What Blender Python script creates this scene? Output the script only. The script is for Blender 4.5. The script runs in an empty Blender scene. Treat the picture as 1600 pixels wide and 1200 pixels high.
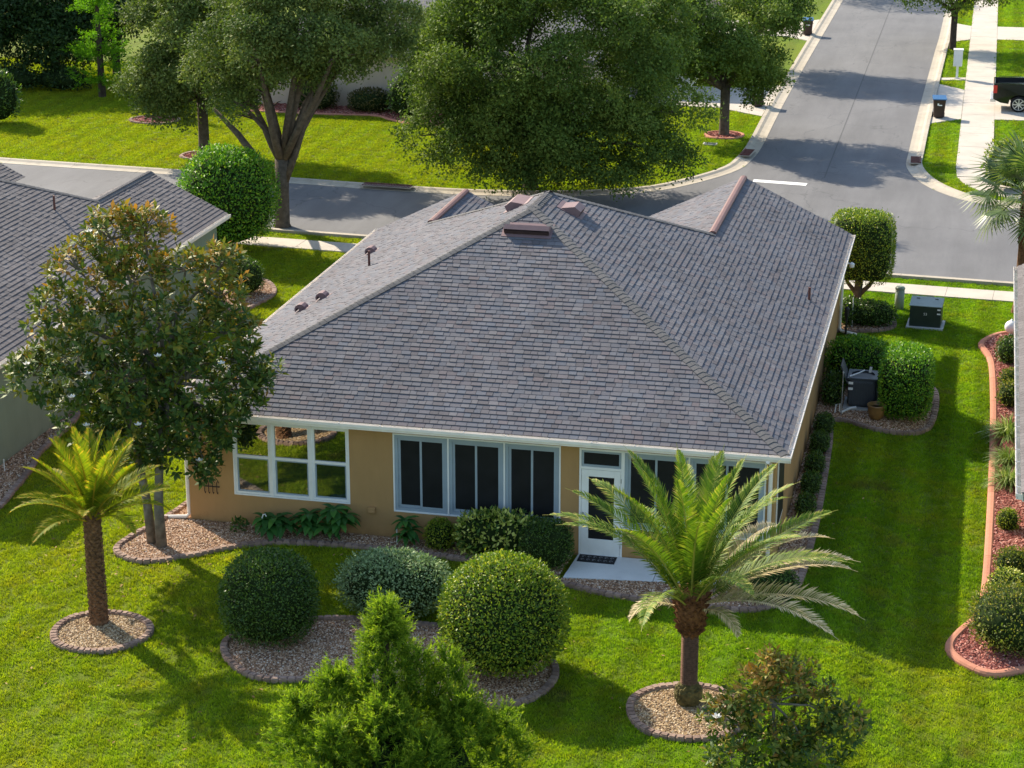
import bpy, bmesh, math, random
import numpy as np
from mathutils import Vector, Matrix, Euler
from mathutils.geometry import tessellate_polygon
R = math.radians
S = bpy.context.scene
COL = S.collection
random.seed(7)
RNG = np.random.default_rng(11)

# ------------------------------------------------------------------ camera, sky, sun, exposure
cam_d = bpy.data.cameras.new('camera'); cam = bpy.data.objects.new('camera', cam_d); COL.objects.link(cam)
cam.location = (17.2114, -41.5093, 18.0)
cam.rotation_euler = (R(90-18.3), 0, R(12.95))
cam_d.sensor_width = 36; cam_d.lens = 72.0; cam_d.clip_end = 1500; cam_d.clip_start = .5
S.camera = cam
SUN_E = R(33.8); SUN_A = math.atan2(-.78, .62)          # elevation; azimuth clockwise from +Y
w = bpy.data.worlds.new('World'); S.world = w; w.use_nodes = True
nt = w.node_tree; nt.nodes.clear()
sky = nt.nodes.new('ShaderNodeTexSky'); sky.sky_type = 'NISHITA'; sky.sun_disc = False
sky.sun_elevation = SUN_E; sky.sun_rotation = SUN_A; sky.air_density = 1.2; sky.dust_density = 1.0
bg = nt.nodes.new('ShaderNodeBackground'); bg.inputs['Strength'].default_value = .14
wo = nt.nodes.new('ShaderNodeOutputWorld')
nt.links.new(sky.outputs[0], bg.inputs[0]); nt.links.new(bg.outputs[0], wo.inputs[0])
sd = bpy.data.lights.new('sun', 'SUN'); sun = bpy.data.objects.new('sun', sd); COL.objects.link(sun)
sd.energy = 4.9; sd.angle = R(.6); sd.color = (1, .89, .72)
sun_dir = Vector((math.sin(SUN_A)*math.cos(SUN_E), math.cos(SUN_A)*math.cos(SUN_E), math.sin(SUN_E)))
sun.rotation_euler = (-sun_dir).to_track_quat('-Z', 'Y').to_euler()
sun.location = (-30, 40, 40)
S.view_settings.view_transform = 'Standard'; S.view_settings.look = 'None'
S.view_settings.exposure = 1.02; S.view_settings.gamma = 1

# ------------------------------------------------------------------ helpers
def tag(o, label=None, cat=None, group=None, kind=None):
    if label: o['label'] = label
    if cat: o['category'] = cat
    if group: o['group'] = group
    if kind: o['kind'] = kind
    return o
def link(name, data, parent=None, loc=None, rot=None, scale=None):
    o = bpy.data.objects.new(name, data); COL.objects.link(o)
    if parent is not None: o.parent = parent
    if loc is not None: o.location = loc
    if rot is not None: o.rotation_euler = rot
    if scale is not None: o.scale = scale
    return o
def thing(name, label, cat, loc=(0, 0, 0), rz=0, group=None):
    o = link(name, None, None, loc, (0, 0, rz)); o.empty_display_size = .2
    return tag(o, label, cat, group)
def setmat(me, mat):
    if mat is not None: me.materials.append(mat)
def pymesh(name, V, Fc, mat, smooth=False):
    me = bpy.data.meshes.new(name); me.from_pydata([tuple(v) for v in V], [], Fc); setmat(me, mat); me.update()
    if smooth: me.shade_smooth()
    return me
class MB:                                   # collects simple shapes into one mesh
    def __init__(s): s.v = []; s.f = []
    def quad(s, *p):
        n = len(s.v); s.v += [tuple(q) for q in p]; s.f.append(tuple(range(n, n+len(p)))); return s
    def box(s, x0, x1, y0, y1, z0, z1, M=None):
        n = len(s.v)
        P = [(x, y, z) for z in (z0, z1) for y in (y0, y1) for x in (x0, x1)]
        if M is not None: P = [tuple(M @ Vector(p)) for p in P]
        s.v += P
        s.f += [tuple(n+i for i in q) for q in ((0,2,3,1), (4,5,7,6), (0,1,5,4), (2,6,7,3), (0,4,6,2), (1,3,7,5))]
        return s
    def tube(s, pts, rad, n=8, cap=True):
        pts = [Vector(p) for p in pts]
        if not hasattr(rad, '__len__'): rad = [rad]*len(pts)
        b = len(s.v); prev = None
        for i, p in enumerate(pts):
            d = (pts[min(i+1, len(pts)-1)] - pts[max(i-1, 0)]).normalized()
            a = prev if prev is not None else (Vector((1, 0, 0)) if abs(d.x) < .8 else Vector((0, 1, 0)))
            u = (a - d*a.dot(d)).normalized(); v = d.cross(u); prev = u
            for k in range(n):
                t = 2*math.pi*k/n; s.v.append(tuple(p + (u*math.cos(t) + v*math.sin(t))*rad[i]))
        for i in range(len(pts)-1):
            for k in range(n):
                a = b+i*n+k; c = b+i*n+(k+1) % n; s.f.append((a, c, c+n, a+n))
        if cap:
            s.f.append(tuple(b+k for k in range(n))[::-1]); e = b+(len(pts)-1)*n; s.f.append(tuple(e+k for k in range(n)))
        return s
    def lathe(s, prof, n=20, c=(0, 0, 0)):
        b = len(s.v)
        for r, z in prof:
            for k in range(n):
                t = 2*math.pi*k/n; s.v.append((c[0]+r*math.cos(t), c[1]+r*math.sin(t), c[2]+z))
        for i in range(len(prof)-1):
            for k in range(n):
                a = b+i*n+k; d = b+i*n+(k+1) % n; s.f.append((a, d, d+n, a+n))
        s.f.append(tuple(b+k for k in range(n))[::-1]); e = b+(len(prof)-1)*n; s.f.append(tuple(e+k for k in range(n)))
        return s
    def build(s, name, mat, parent=None, smooth=False, bevel=0, **k):
        me = pymesh(name, s.v, s.f, mat, smooth)
        o = link(name, me, parent, **k)
        if bevel:
            m = o.modifiers.new('bevel', 'BEVEL'); m.width = bevel; m.segments = 2; m.limit_method = 'ANGLE'
        return o
def ss(a, b, t):
    t = np.clip((np.asarray(t, float)-a)/(b-a), 0, 1); return t*t*(3-2*t)
def hz(x, y):                               # the side yard dips into a shallow swale
    return -.32*ss(15.0, 16.9, x)*(1-ss(8.5, 13, y))
def H(x, y): return float(hz(x, y))
def inpoly(X, Y, poly):
    p = np.asarray(poly, float); r = np.zeros(len(X), bool); j = len(p)-1
    for i in range(len(p)):
        xi, yi = p[i]; xj, yj = p[j]
        if yi != yj:
            r ^= ((yi > Y) != (yj > Y)) & (X < (xj-xi)*(Y-yi)/(yj-yi)+xi)
        j = i
    return r
def smooth_closed(P, n=6):
    P = [Vector(p) for p in P]; out = []; N = len(P)
    for i in range(N):
        a, b, c, d = P[i-1], P[i], P[(i+1) % N], P[(i+2) % N]
        for k in range(n):
            t = k/n
            out.append(.5*((2*b)+(c-a)*t+(2*a-5*b+4*c-d)*t*t+(3*b-a-3*c+d)*t**3))
    return [(v.x, v.y) for v in out]
def smooth_open(P, n=6):
    P = [Vector(p) for p in P]; out = []
    for i in range(len(P)-1):
        a, b, c, d = P[max(i-1, 0)], P[i], P[i+1], P[min(i+2, len(P)-1)]
        for k in range(n):
            t = k/n
            out.append(.5*((2*b)+(c-a)*t+(2*a-5*b+4*c-d)*t*t+(3*b-a-3*c+d)*t**3))
    out.append(P[-1]); return [tuple(v) for v in out]
def resample(P, step, closed=False):
    P = [Vector(p) for p in P]
    if closed: P = P+[P[0]]
    L = [0]
    for a, b in zip(P, P[1:]): L.append(L[-1]+(b-a).length)
    n = max(1, round(L[-1]/step)); out = []; j = 0
    for i in range(n+1):
        t = L[-1]*i/n
        while j < len(L)-2 and L[j+1] < t: j += 1
        f = (t-L[j])/max(1e-9, L[j+1]-L[j]); out.append(P[j].lerp(P[j+1], f))
    return out
def sheet(name, poly, z, mat, parent=None, onhz=False):
    tri = tessellate_polygon([[Vector((x, y, 0)) for x, y in poly]])
    V = [(x, y, z+(H(x, y) if onhz else 0)) for x, y in poly]
    F = []
    for a, b, c in tri:
        va, vb, vc = Vector(V[a]), Vector(V[b]), Vector(V[c])
        F.append((a, b, c) if (vb-va).cross(vc-va).z > 0 else (a, c, b))
    return link(name, pymesh(name, V, F, mat), parent)
def slab(name, poly, z0, z1, mat, parent=None):
    o = sheet(name, poly, z1, mat, parent); me = o.data
    n = len(poly); V = [v.co[:] for v in me.vertices]; F = [tuple(p.vertices) for p in me.polygons]
    V += [(x, y, z0) for x, y in poly]
    A = sum(poly[i][0]*poly[(i+1) % n][1]-poly[(i+1) % n][0]*poly[i][1] for i in range(n))
    for i in range(n):
        j = (i+1) % n; q = (i, j, j+n, i+n); F.append(q[::-1] if A > 0 else q)
    o.data = pymesh(name, V, F, mat); return o

# ------------------------------------------------------------------ materials
class NT:
    def __init__(s, name):
        s.m = bpy.data.materials.new(name); s.m.use_nodes = True; s.t = s.m.node_tree; s.t.nodes.clear()
        s.out = s.n('ShaderNodeOutputMaterial')
    def n(s, t, **k):
        o = s.t.nodes.new(t)
        for a, b in k.items(): setattr(o, a, b)
        return o
    def l(s, a, b): s.t.links.new(a, b)
    def noise(s, scale, detail=3, rough=.55, coord=None, stretch=None):
        c = coord or s.coord()
        if stretch:
            mp = s.n('ShaderNodeMapping'); mp.inputs['Scale'].default_value = stretch; s.l(c, mp.inputs[0]); c = mp.outputs[0]
        o = s.n('ShaderNodeTexNoise'); o.inputs['Scale'].default_value = scale; o.inputs['Detail'].default_value = detail
        o.inputs['Roughness'].default_value = rough; s.l(c, o.inputs['Vector']); return o.outputs[0]
    def coord(s):
        if not hasattr(s, '_c'): s._c = s.n('ShaderNodeNewGeometry').outputs['Position']
        return s._c
    def ramp(s, fac, stops, interp='LINEAR'):
        r = s.n('ShaderNodeValToRGB'); r.color_ramp.interpolation = interp; e = r.color_ramp.elements
        while len(e) < len(stops): e.new(.5)
        for q, (p, c) in zip(e, stops): q.position = p; q.color = (c[0], c[1], c[2], 1) if hasattr(c, '__len__') else (c, c, c, 1)
        s.l(fac, r.inputs[0]); return r.outputs[0]
    def mix(s, fac, a, b, mode='MIX'):
        m = s.n('ShaderNodeMix', data_type='RGBA', blend_type=mode)
        for v, i in ((fac, 0), (a, 6), (b, 7)):
            if hasattr(v, 'is_linked'): s.l(v, m.inputs[i])
            elif i == 0: m.inputs[0].default_value = v
            else: m.inputs[i].default_value = (v[0], v[1], v[2], 1)
        return m.outputs[2]
    def bsdf(s, col, rough=.7, spec=.3, metal=0, bump=None, bstr=.3, bdist=.01):
        b = s.n('ShaderNodeBsdfPrincipled')
        if hasattr(col, 'is_linked'): s.l(col, b.inputs['Base Color'])
        else: b.inputs['Base Color'].default_value = (col[0], col[1], col[2], 1)
        if hasattr(rough, 'is_linked'): s.l(rough, b.inputs['Roughness'])
        else: b.inputs['Roughness'].default_value = rough
        b.inputs['Specular IOR Level'].default_value = spec; b.inputs['Metallic'].default_value = metal
        if bump is not None:
            n = s.n('ShaderNodeBump'); n.inputs['Strength'].default_value = bstr; n.inputs['Distance'].default_value = bdist
            s.l(bump, n.inputs['Height']); s.l(n.outputs[0], b.inputs['Normal'])
        s.l(b.outputs[0], s.out.inputs[0]); s.b = b; return b
def simple(name, col, rough=.6, spec=.3, var=.12, scale=6, metal=0, bump=.0):
    t = NT(name); n = t.noise(scale, 4)
    c = t.ramp(n, [(.3, [v*(1-var) for v in col]), (.7, [min(1, v*(1+var)) for v in col])])
    t.bsdf(c, rough, spec, metal, bump=t.noise(scale*12, 3) if bump else None, bstr=bump)
    return t.m
def leafmat(name, stops, rough=.45, spec=.4, trans=.35, tcol=(1.25, 1.35, .5), gain=1.45):
    t = NT(name); a = t.n('ShaderNodeAttribute', attribute_name='rnd')
    stops = [(p, (min(1, q[0]*gain), min(1, q[1]*gain), q[2]*gain*.8)) for p, q in stops]; trans = min(.5, trans+(.12 if trans > .3 else .02)); rough = max(.42, rough+.08); spec *= .7
    c = t.ramp(a.outputs['Fac'], stops); t.bsdf(c, rough, spec)
    tr = t.n('ShaderNodeBsdfTranslucent'); t.l(t.mix(1.0, c, tcol, 'MULTIPLY'), tr.inputs[0])
    mx = t.n('ShaderNodeMixShader'); mx.inputs[0].default_value = trans
    t.l(t.b.outputs[0], mx.inputs[1]); t.l(tr.outputs[0], mx.inputs[2]); t.l(mx.outputs[0], t.out.inputs[0])
    return t.m
M = {}
def lawn_col(t):
    n1 = t.noise(.16, 5, .6); n2 = t.noise(1.3, 5, .65); n3 = t.noise(.55, 3, .6)
    c = t.ramp(n1, [(.32, (.150, .288, .012)), (.5, (.190, .312, .013)), (.68, (.272, .338, .015))])
    wv = t.n('ShaderNodeTexWave', wave_type='BANDS', bands_direction='X'); wv.inputs['Scale'].default_value = .28; wv.inputs['Distortion'].default_value = 1.2; wv.inputs['Detail'].default_value = 1; t.l(t.coord(), wv.inputs[0])
    c = t.mix(.5, c, t.ramp(wv.outputs[0], [(.25, .72), (.75, 1.22)]), 'MULTIPLY')
    c = t.mix(t.ramp(n2, [(.52, 0), (.75, .6)]), c, (.29, .27, .025))
    sx = t.n('ShaderNodeSeparateXYZ'); t.l(t.coord(), sx.inputs[0]); mr = t.n('ShaderNodeMapRange'); mr.inputs[1].default_value = 13; mr.inputs[2].default_value = -2; mr.inputs[3].default_value = 0; mr.inputs[4].default_value = .42; t.l(sx.outputs[0], mr.inputs[0])
    c = t.mix(mr.outputs[0], c, (.315, .315, .016))
    c = t.mix(t.ramp(n3, [(.62, 0), (.74, .6)]), c, (.17, .135, .05))
    return c
t = NT('lawn_soil'); c = lawn_col(t); f = t.noise(38, 4, .7)
c = t.mix(.95, c, t.ramp(f, [(.35, (.10, .12, .10)), (.68, (.8, .8, .8))]), 'MULTIPLY'); t.bsdf(c, .9, .1, bump=f, bstr=.6, bdist=.03); M['lawn'] = t.m
t = NT('grass_blade'); c = lawn_col(t); oi = t.n('ShaderNodeObjectInfo')
c = t.mix(1, c, t.ramp(oi.outputs['Random'], [(0, (.62, .72, .7)), (.35, (.92, .96, .95)), (.7, (1.06, 1.03, 1.0)), (1, (1.3, 1.15, 1.0))]), 'MULTIPLY')
t.bsdf(c, .55, .18); tr = t.n('ShaderNodeBsdfTranslucent'); t.l(t.mix(1.0, c, (1.3, 1.3, .5), 'MULTIPLY'), tr.inputs[0])
mx = t.n('ShaderNodeMixShader'); mx.inputs[0].default_value = .4; t.l(t.b.outputs[0], mx.inputs[1]); t.l(tr.outputs[0], mx.inputs[2]); t.l(mx.outputs[0], t.out.inputs[0]); M['blade'] = t.m
t = NT('asphalt'); n1 = t.noise(.22, 4); n2 = t.noise(90, 3, .7); n3 = t.noise(.9, 5, .7, stretch=(1, .12, 1))
c = t.ramp(n1, [(.3, (.122, .121, .125)), (.7, (.158, .156, .158))]); c = t.mix(.5, c, t.ramp(n2, [(.35, .62), (.65, 1.25)]), 'MULTIPLY')
c = t.mix(.6, c, t.ramp(n3, [(.4, .82), (.62, 1.08)]), 'MULTIPLY'); n4 = t.noise(3.5, 6, .75); c = t.mix(t.ramp(n4, [(.62, 0), (.7, .5)]), c, (.085, .085, .088)); vo = t.n('ShaderNodeTexVoronoi', feature='DISTANCE_TO_EDGE'); vo.inputs['Scale'].default_value = .16; vo.inputs['Randomness'].default_value = 1; nz = t.n('ShaderNodeTexNoise'); nz.inputs['Scale'].default_value = .8; t.l(t.coord(), nz.inputs[0]); va = t.n('ShaderNodeVectorMath', operation='MULTIPLY_ADD'); t.l(nz.outputs['Color'], va.inputs[0]); va.inputs[1].default_value = (2.5, 2.5, 0); t.l(t.coord(), va.inputs[2]); t.l(va.outputs[0], vo.inputs['Vector']); c = t.mix(t.ramp(vo.outputs['Distance'], [(.0, .55), (.006, 0)]), c, (.06, .06, .062)); t.bsdf(c, .85, .25, bump=n2, bstr=.35, bdist=.006); M['asphalt'] = t.m
def concrete(name, col, stain):
    t = NT(name); n1 = t.noise(.7, 5, .65); n2 = t.noise(60, 3); n3 = t.noise(2.3, 5, .7)
    c = t.ramp(n1, [(.3, [v*.86 for v in col]), (.7, [min(1, v*1.08) for v in col])])
    c = t.mix(t.ramp(n3, [(.55, 0), (.75, stain)]), c, [v*.45 for v in col]); c = t.mix(.3, c, t.ramp(n2, [(.35, .7), (.65, 1.2)]), 'MULTIPLY')
    t.bsdf(c, .85, .25, bump=n2, bstr=.25, bdist=.004); return t.m
M['concrete'] = concrete('concrete_walk', (.47, .42, .355), .25); M['kerb'] = concrete('concrete_kerb', (.41, .36, .285), .7)
M['patio'] = concrete('patio_concrete', (.74, .73, .69), .12); M['cond_pad'] = concrete('pad_concrete', (.45, .45, .43), .3)
M['paint'] = simple('road_paint', (.75, .75, .72), .7, .3, .15, 9)
SH = [(0, (.130, .120, .120)), (.14, (.185, .172, .172)), (.28, (.145, .158, .178)), (.42, (.215, .203, .198)), (.56, (.165, .182, .205)), (.70, (.200, .165, .160)), (.84, (.165, .163, .172)), (1, (.235, .225, .222))]
SH = [(p, tuple((v*.75+m*.25)*k for v, m, k in zip(c, (.172, .170, .178), (.69, .69, .735)))) for p, c in SH]
def shingle(name, src, stops):
    t = NT(name)
    fac = t.n('ShaderNodeAttribute', attribute_name='rnd').outputs['Fac'] if src == 'attr' else t.n('ShaderNodeObjectInfo').outputs['Random']
    c = t.ramp(fac, stops); n = t.noise(160, 3, .7); p = t.noise(.5, 3)
    c = t.mix(.6, c, t.ramp(n, [(.3, .65), (.7, 1.3)]), 'MULTIPLY'); c = t.mix(.6, c, t.ramp(p, [(.35, .86), (.65, 1.08)]), 'MULTIPLY')
    st = t.noise(1.6, 4, .65, stretch=(1, .16, .16)); c = t.mix(.35, c, t.ramp(st, [(.38, .72), (.6, 1.05)]), 'MULTIPLY')
    t.bsdf(c, .9, .2, bump=n, bstr=.4, bdist=.004); return t.m
M['sh_a'] = shingle('shingle_granules', 'attr', SH); M['sh_o'] = shingle('shingle_granules_single', 'obj', SH)
GN_ = [(0, (.13, .117, .116)), (1, (.165, .15, .148))]
M['nsh_a'] = shingle('taupe_shingle', 'attr', GN_); M['nsh_o'] = shingle('taupe_shingle_single', 'obj', GN_)
M['cap'] = shingle('hip_cap_shingle', 'obj', [(0, (.105, .103, .103)), (.5, (.12, .117, .116)), (1, (.135, .13, .128))])
M['deck'] = simple('roof_deck', (.09, .085, .085), .9)
def stucco(name, col):
    t = NT(name); n1 = t.noise(.6, 4); n2 = t.noise(70, 4, .7); n3 = t.noise(1.5, 5, .7, stretch=(1, 1, .25))
    c = t.ramp(n1, [(.3, [v*.92 for v in col]), (.7, [v*1.06 for v in col])]); c = t.mix(.35, c, t.ramp(n3, [(.4, .8), (.65, 1.08)]), 'MULTIPLY')
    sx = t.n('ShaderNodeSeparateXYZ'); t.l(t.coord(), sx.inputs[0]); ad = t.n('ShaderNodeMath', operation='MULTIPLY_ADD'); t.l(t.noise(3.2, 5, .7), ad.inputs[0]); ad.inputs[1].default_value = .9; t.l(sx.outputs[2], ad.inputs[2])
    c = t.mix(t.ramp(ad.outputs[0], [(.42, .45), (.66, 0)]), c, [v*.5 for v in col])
    t.bsdf(c, .9, .2, bump=n2, bstr=.5, bdist=.006); return t.m
M['tan'] = stucco('tan_stucco', (.42, .25, .105)); M['sage'] = stucco('sage_stucco', (.20, .25, .19)); M['beige'] = stucco('beige_stucco', (.55, .44, .34)); M['cream'] = stucco('cream_stucco', (.72, .66, .55))
M['white'] = simple('white_paint', (.80, .79, .76), .4, .4, .05, 3); M['gutter'] = simple('gutter_enamel', (.80, .74, .66), .35, .4, .08, 4)
M['gutter_pink'] = simple('gutter_bronze_inside', (.30, .33, .31), .6, .3, .3, 5)
M['frame'] = simple('grey_aluminium', (.30, .36, .41), .4, .5, .06, 3); M['screen'] = simple('black_screen', (.010, .011, .013), .5, .25, .3, 2)
t = NT('coated_glass'); g = t.n('ShaderNodeBsdfGlossy'); g.inputs['Roughness'].default_value = .015; g.inputs[0].default_value = (.52, .52, .50, 1)
nb = t.noise(1.4, 2); bp = t.n('ShaderNodeBump'); bp.inputs['Strength'].default_value = .04; bp.inputs['Distance'].default_value = .02; t.l(nb, bp.inputs['Height']); t.l(bp.outputs[0], g.inputs['Normal'])
d = t.n('ShaderNodeBsdfDiffuse'); d.inputs[0].default_value = (.012, .018, .018, 1); mx = t.n('ShaderNodeMixShader'); mx.inputs[0].default_value = .8
t.l(d.outputs[0], mx.inputs[1]); t.l(g.outputs[0], mx.inputs[2]); t.l(mx.outputs[0], t.out.inputs[0]); M['glass'] = t.m
t = NT('screened_glass'); g = t.n('ShaderNodeBsdfGlossy'); g.inputs['Roughness'].default_value = .05; g.inputs[0].default_value = (.36, .42, .42, 1)
d = t.n('ShaderNodeBsdfDiffuse'); d.inputs[0].default_value = (.014, .022, .022, 1); mx = t.n('ShaderNodeMixShader'); mx.inputs[0].default_value = .6
t.l(d.outputs[0], mx.inputs[1]); t.l(g.outputs[0], mx.inputs[2]); t.l(mx.outputs[0], t.out.inputs[0]); M['glass2'] = t.m
M['vent'] = simple('mauve_brown_metal', (.19, .12, .12), .65, .3, .08, 5); M['ridge_metal'] = simple('red_brown_ridge_metal', (.15, .075, .065), .6, .3, .1, 5); M['vent_dark'] = simple('vent_shadow_metal', (.05, .03, .03), .7, .2); M['pipe'] = simple('rusty_pipe', (.12, .05, .04), .6)
M['black'] = simple('black_metal', (.015, .015, .016), .5, .4); M['rust'] = simple('dark_wrought_iron', (.045, .028, .022), .7)
M['pvc'] = simple('white_pvc', (.72, .72, .70), .4); M['steel'] = simple('galvanised_steel', (.42, .42, .42), .45, .5, .15, 8, .6)
M['brick'] = (lambda t: (t.bsdf(t.mix(.6, t.ramp(t.n('ShaderNodeObjectInfo').outputs['Random'], [(0, (.20, .135, .105)), (1, (.33, .235, .185))]), t.ramp(t.noise(25, 4, .7), [(.3, .6), (.7, 1.3)]), 'MULTIPLY'), .9, .15, bump=t.noise(80, 3), bstr=.4), t.m)[1])(NT('brown_edging_brick'))
M['pink'] = (lambda t: (t.bsdf(t.mix(.5, t.ramp(t.n('ShaderNodeObjectInfo').outputs['Random'], [(0, (.40, .17, .11)), (1, (.48, .22, .145))]), t.ramp(t.noise(9, 4, .7), [(.3, .75), (.7, 1.15)]), 'MULTIPLY'), .9, .15, bump=t.noise(80, 3), bstr=.3), t.m)[1])(NT('terracotta_edging'))
def rocks(name, stops):
    t = NT(name); c = t.ramp(t.n('ShaderNodeObjectInfo').outputs['Random'], stops); t.bsdf(c, .85, .2); return t.m
M['stone'] = rocks('river_gravel', [(0, (.13, .06, .03)), (.25, (.28, .155, .085)), (.6, (.43, .265, .155)), (.85, (.58, .41, .28)), (1, (.75, .64, .52))])
M['yel'] = rocks('yellow_gravel', [(0, (.14, .085, .04)), (.3, (.31, .20, .10)), (.7, (.47, .33, .175)), (1, (.66, .54, .38))])
M['mulch'] = rocks('red_mulch', [(0, (.13, .035, .03)), (.4, (.28, .085, .065)), (.75, (.42, .16, .12)), (1, (.58, .33, .27))])
M['dirt'] = simple('bed_soil', (.17, .115, .085), .95, .1, .3, 12, bump=.5); M['reddirt'] = simple('red_bed_soil', (.16, .055, .045), .95, .1, .3, 12, bump=.5)
M['bark'] = simple('grey_bark', (.105, .085, .065), .95, .1, .35, 7, bump=.9); M['mbark'] = simple('pale_magnolia_bark', (.15, .135, .11), .9, .15, .4, 6, bump=.6); M['dbark'] = simple('dark_bark', (.06, .045, .035), .95, .1, .3, 6, bump=.8)
M['oak'] = leafmat('oak_leaf', [(0, (.018, .032, .010)), (.35, (.036, .056, .017)), (.7, (.066, .088, .026)), (.93, (.110, .122, .042)), (1, (.14, .11, .05))], .6, .2, .2, gain=2.1)
M['oak2'] = leafmat('oak_leaf_fresh', [(0, (.018, .036, .009)), (.4, (.040, .066, .015)), (.8, (.076, .104, .025)), (1, (.125, .145, .04))], .6, .2, .24, gain=2.15)
M['magn'] = leafmat('magnolia_leaf', [(0, (.016, .036, .010)), (.4, (.034, .060, .013)), (.65, (.070, .084, .014)), (.85, (.115, .098, .018)), (1, (.155, .088, .024))], .46, .36, .22, (1.4, 1.15, .4), gain=2.25)
M['petal'] = simple('white_petal', (.80, .77, .70), .6, .2, .05)
M['date'] = leafmat('yellow_green_frond', [(0, (.065, .105, .010)), (.5, (.125, .160, .012)), (.85, (.235, .205, .018)), (1, (.38, .23, .05))], .55, .15, .34, gain=1.35)
M['canary'] = leafmat('green_frond', [(0, (.034, .075, .010)), (.5, (.078, .130, .014)), (.8, (.155, .190, .024)), (1, (.29, .25, .08))], .5, .28, .28, (1.15, 1.25, .45), gain=1.45)
M['dryfrond'] = leafmat('dry_silver_frond', [(0, (.14, .15, .05)), (.35, (.26, .22, .13)), (.7, (.42, .33, .24)), (1, (.55, .45, .36))], .55, .3, .3, (1, 1, .9))
M['sabal'] = leafmat('fan_palm_leaf', [(0, (.035, .065, .022)), (.5, (.065, .105, .035)), (1, (.18, .19, .09))], .35, .5, .25)
M['rachis'] = simple('frond_rachis', (.28, .26, .07), .5, .3); M['boot'] = simple('palm_boot', (.16, .085, .045), .9, .1, .5, 14, bump=.5); M['boot2'] = simple('fibrous_brown_boot', (.16, .07, .03), .9, .1, .5, 14, bump=.5); M['palmring'] = simple('brown_ringed_trunk', (.15, .085, .055), .9, .1, .35, 16, bump=.5)
M['rootball'] = simple('mossy_roots', (.10, .085, .035), .95, .1, .5, 9, bump=.9)
M['boxw'] = leafmat('clipped_shrub_leaf', [(0, (.024, .050, .008)), (.5, (.062, .098, .010)), (.85, (.135, .160, .014)), (1, (.22, .21, .02))], .4, .4, .22, gain=2.35)
M['bright'] = leafmat('glossy_bright_leaf', [(0, (.020, .062, .008)), (.5, (.050, .125, .010)), (.85, (.105, .19, .014)), (1, (.18, .24, .02))], .4, .45, .28, gain=2.0)
M['boxd'] = leafmat('dark_shrub_leaf', [(0, (.016, .038, .008)), (.6, (.034, .070, .012)), (1, (.075, .115, .02))], .35, .5, .25, gain=1.75)
M['greyl'] = leafmat('silver_shrub_leaf', [(0, (.055, .088, .045)), (.5, (.11, .16, .085)), (1, (.22, .28, .17))], .5, .3, .2, (1, 1.1, .8), gain=1.7)
M['vari'] = leafmat('variegated_leaf', [(0, (.022, .052, .012)), (.3, (.055, .10, .016)), (.5, (.16, .19, .035)), (1, (.46, .45, .15))], .4, .4, .2, gain=1.7)
M['gold'] = leafmat('golden_green_leaf', [(0, (.05, .085, .010)), (.6, (.11, .15, .015)), (1, (.22, .22, .03))], .45, .3, .3, gain=1.7)
M['olive'] = leafmat('olive_bush_leaf', [(0, (.035, .060, .012)), (.6, (.085, .105, .022)), (1, (.19, .16, .04))], .45, .3, .3, gain=1.7)
M['plum'] = leafmat('broad_leaf', [(0, (.020, .070, .018)), (.6, (.036, .115, .026)), (1, (.07, .17, .035))], .35, .4, .25, (1, 1.3, .5), gain=1.4)
M['cedar'] = leafmat('cedar_spray', [(0, (.022, .055, .008)), (.5, (.072, .115, .012)), (.85, (.135, .17, .018)), (1, (.20, .205, .03))], .55, .2, .35, gain=2.0)
M['cyp'] = leafmat('cypress_spray', [(0, (.045, .115, .008)), (.6, (.085, .185, .010)), (1, (.16, .25, .015))], .55, .2, .4, gain=1.7)
M['darktree'] = leafmat('dark_hedge_leaf', [(0, (.012, .028, .010)), (.6, (.022, .048, .014)), (1, (.06, .085, .02))], .45, .3, .2, gain=1.35)
M['liri'] = leafmat('strappy_leaf', [(0, (.06, .10, .025)), (.7, (.13, .18, .06)), (1, (.32, .34, .2))], .4, .3, .3)
M['purple'] = leafmat('reddish_hedge_leaf', [(0, (.03, .035, .015)), (.6, (.06, .06, .022)), (1, (.10, .075, .03))], .45, .3, .2)
M['core'] = simple('dark_core', (.020, .032, .010), .95, .05, .4, 5)  # dark filler for solid cores added inside bushes to block see-through
M['xgreen'] = simple('utility_green_paint', (.022, .034, .027), .45, .4, .15, 4); M['xtop'] = simple('sunlit_green_lid', (.17, .22, .20), .5, .4, .1, 3); M['ped'] = simple('pedestal_green', (.24, .29, .22), .5, .3, .1, 4)  # transformer lid paler than its cabinet: sun reflection on the top painted in
M['acgrey'] = simple('condenser_grey', (.055, .062, .070), .5, .4, .1, 4); M['pot'] = simple('glazed_ochre_pot', (.26, .14, .045), .35, .5, .2, 6)
M['canbrown'] = simple('brown_bin_plastic', (.040, .020, .016), .5, .4, .1, 4); M['canblue'] = simple('blue_bin_lid', (.015, .09, .22), .45, .4, .1, 4); M['rubber'] = simple('tyre_rubber', (.012, .012, .013), .8, .2)
M['carpaint'] = simple('black_car_paint', (.006, .007, .010), .12, .6, .05); M['chrome'] = simple('chrome', (.62, .61, .60), .35, .5, .05, 4, .7); M['tail'] = simple('red_tail_light', (.55, .02, .02), .2, .6); M['liner'] = simple('bed_liner', (.02, .02, .022), .8); M['autoglass'] = simple('tinted_auto_glass', (.01, .012, .014), .05, .6)
M['grate'] = simple('rusty_drain_iron', (.14, .055, .045), .8, .2, .3, 8); M['mailbox'] = simple('white_mailbox', (.74, .73, .70), .45, .4, .05); M['mat'] = simple('black_rubber_mat', (.02, .02, .022), .8); M['matp'] = simple('grey_mat_pattern', (.25, .25, .26), .8)
M['door_brown'] = simple('brown_garage_door', (.13, .065, .04), .6)

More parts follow.
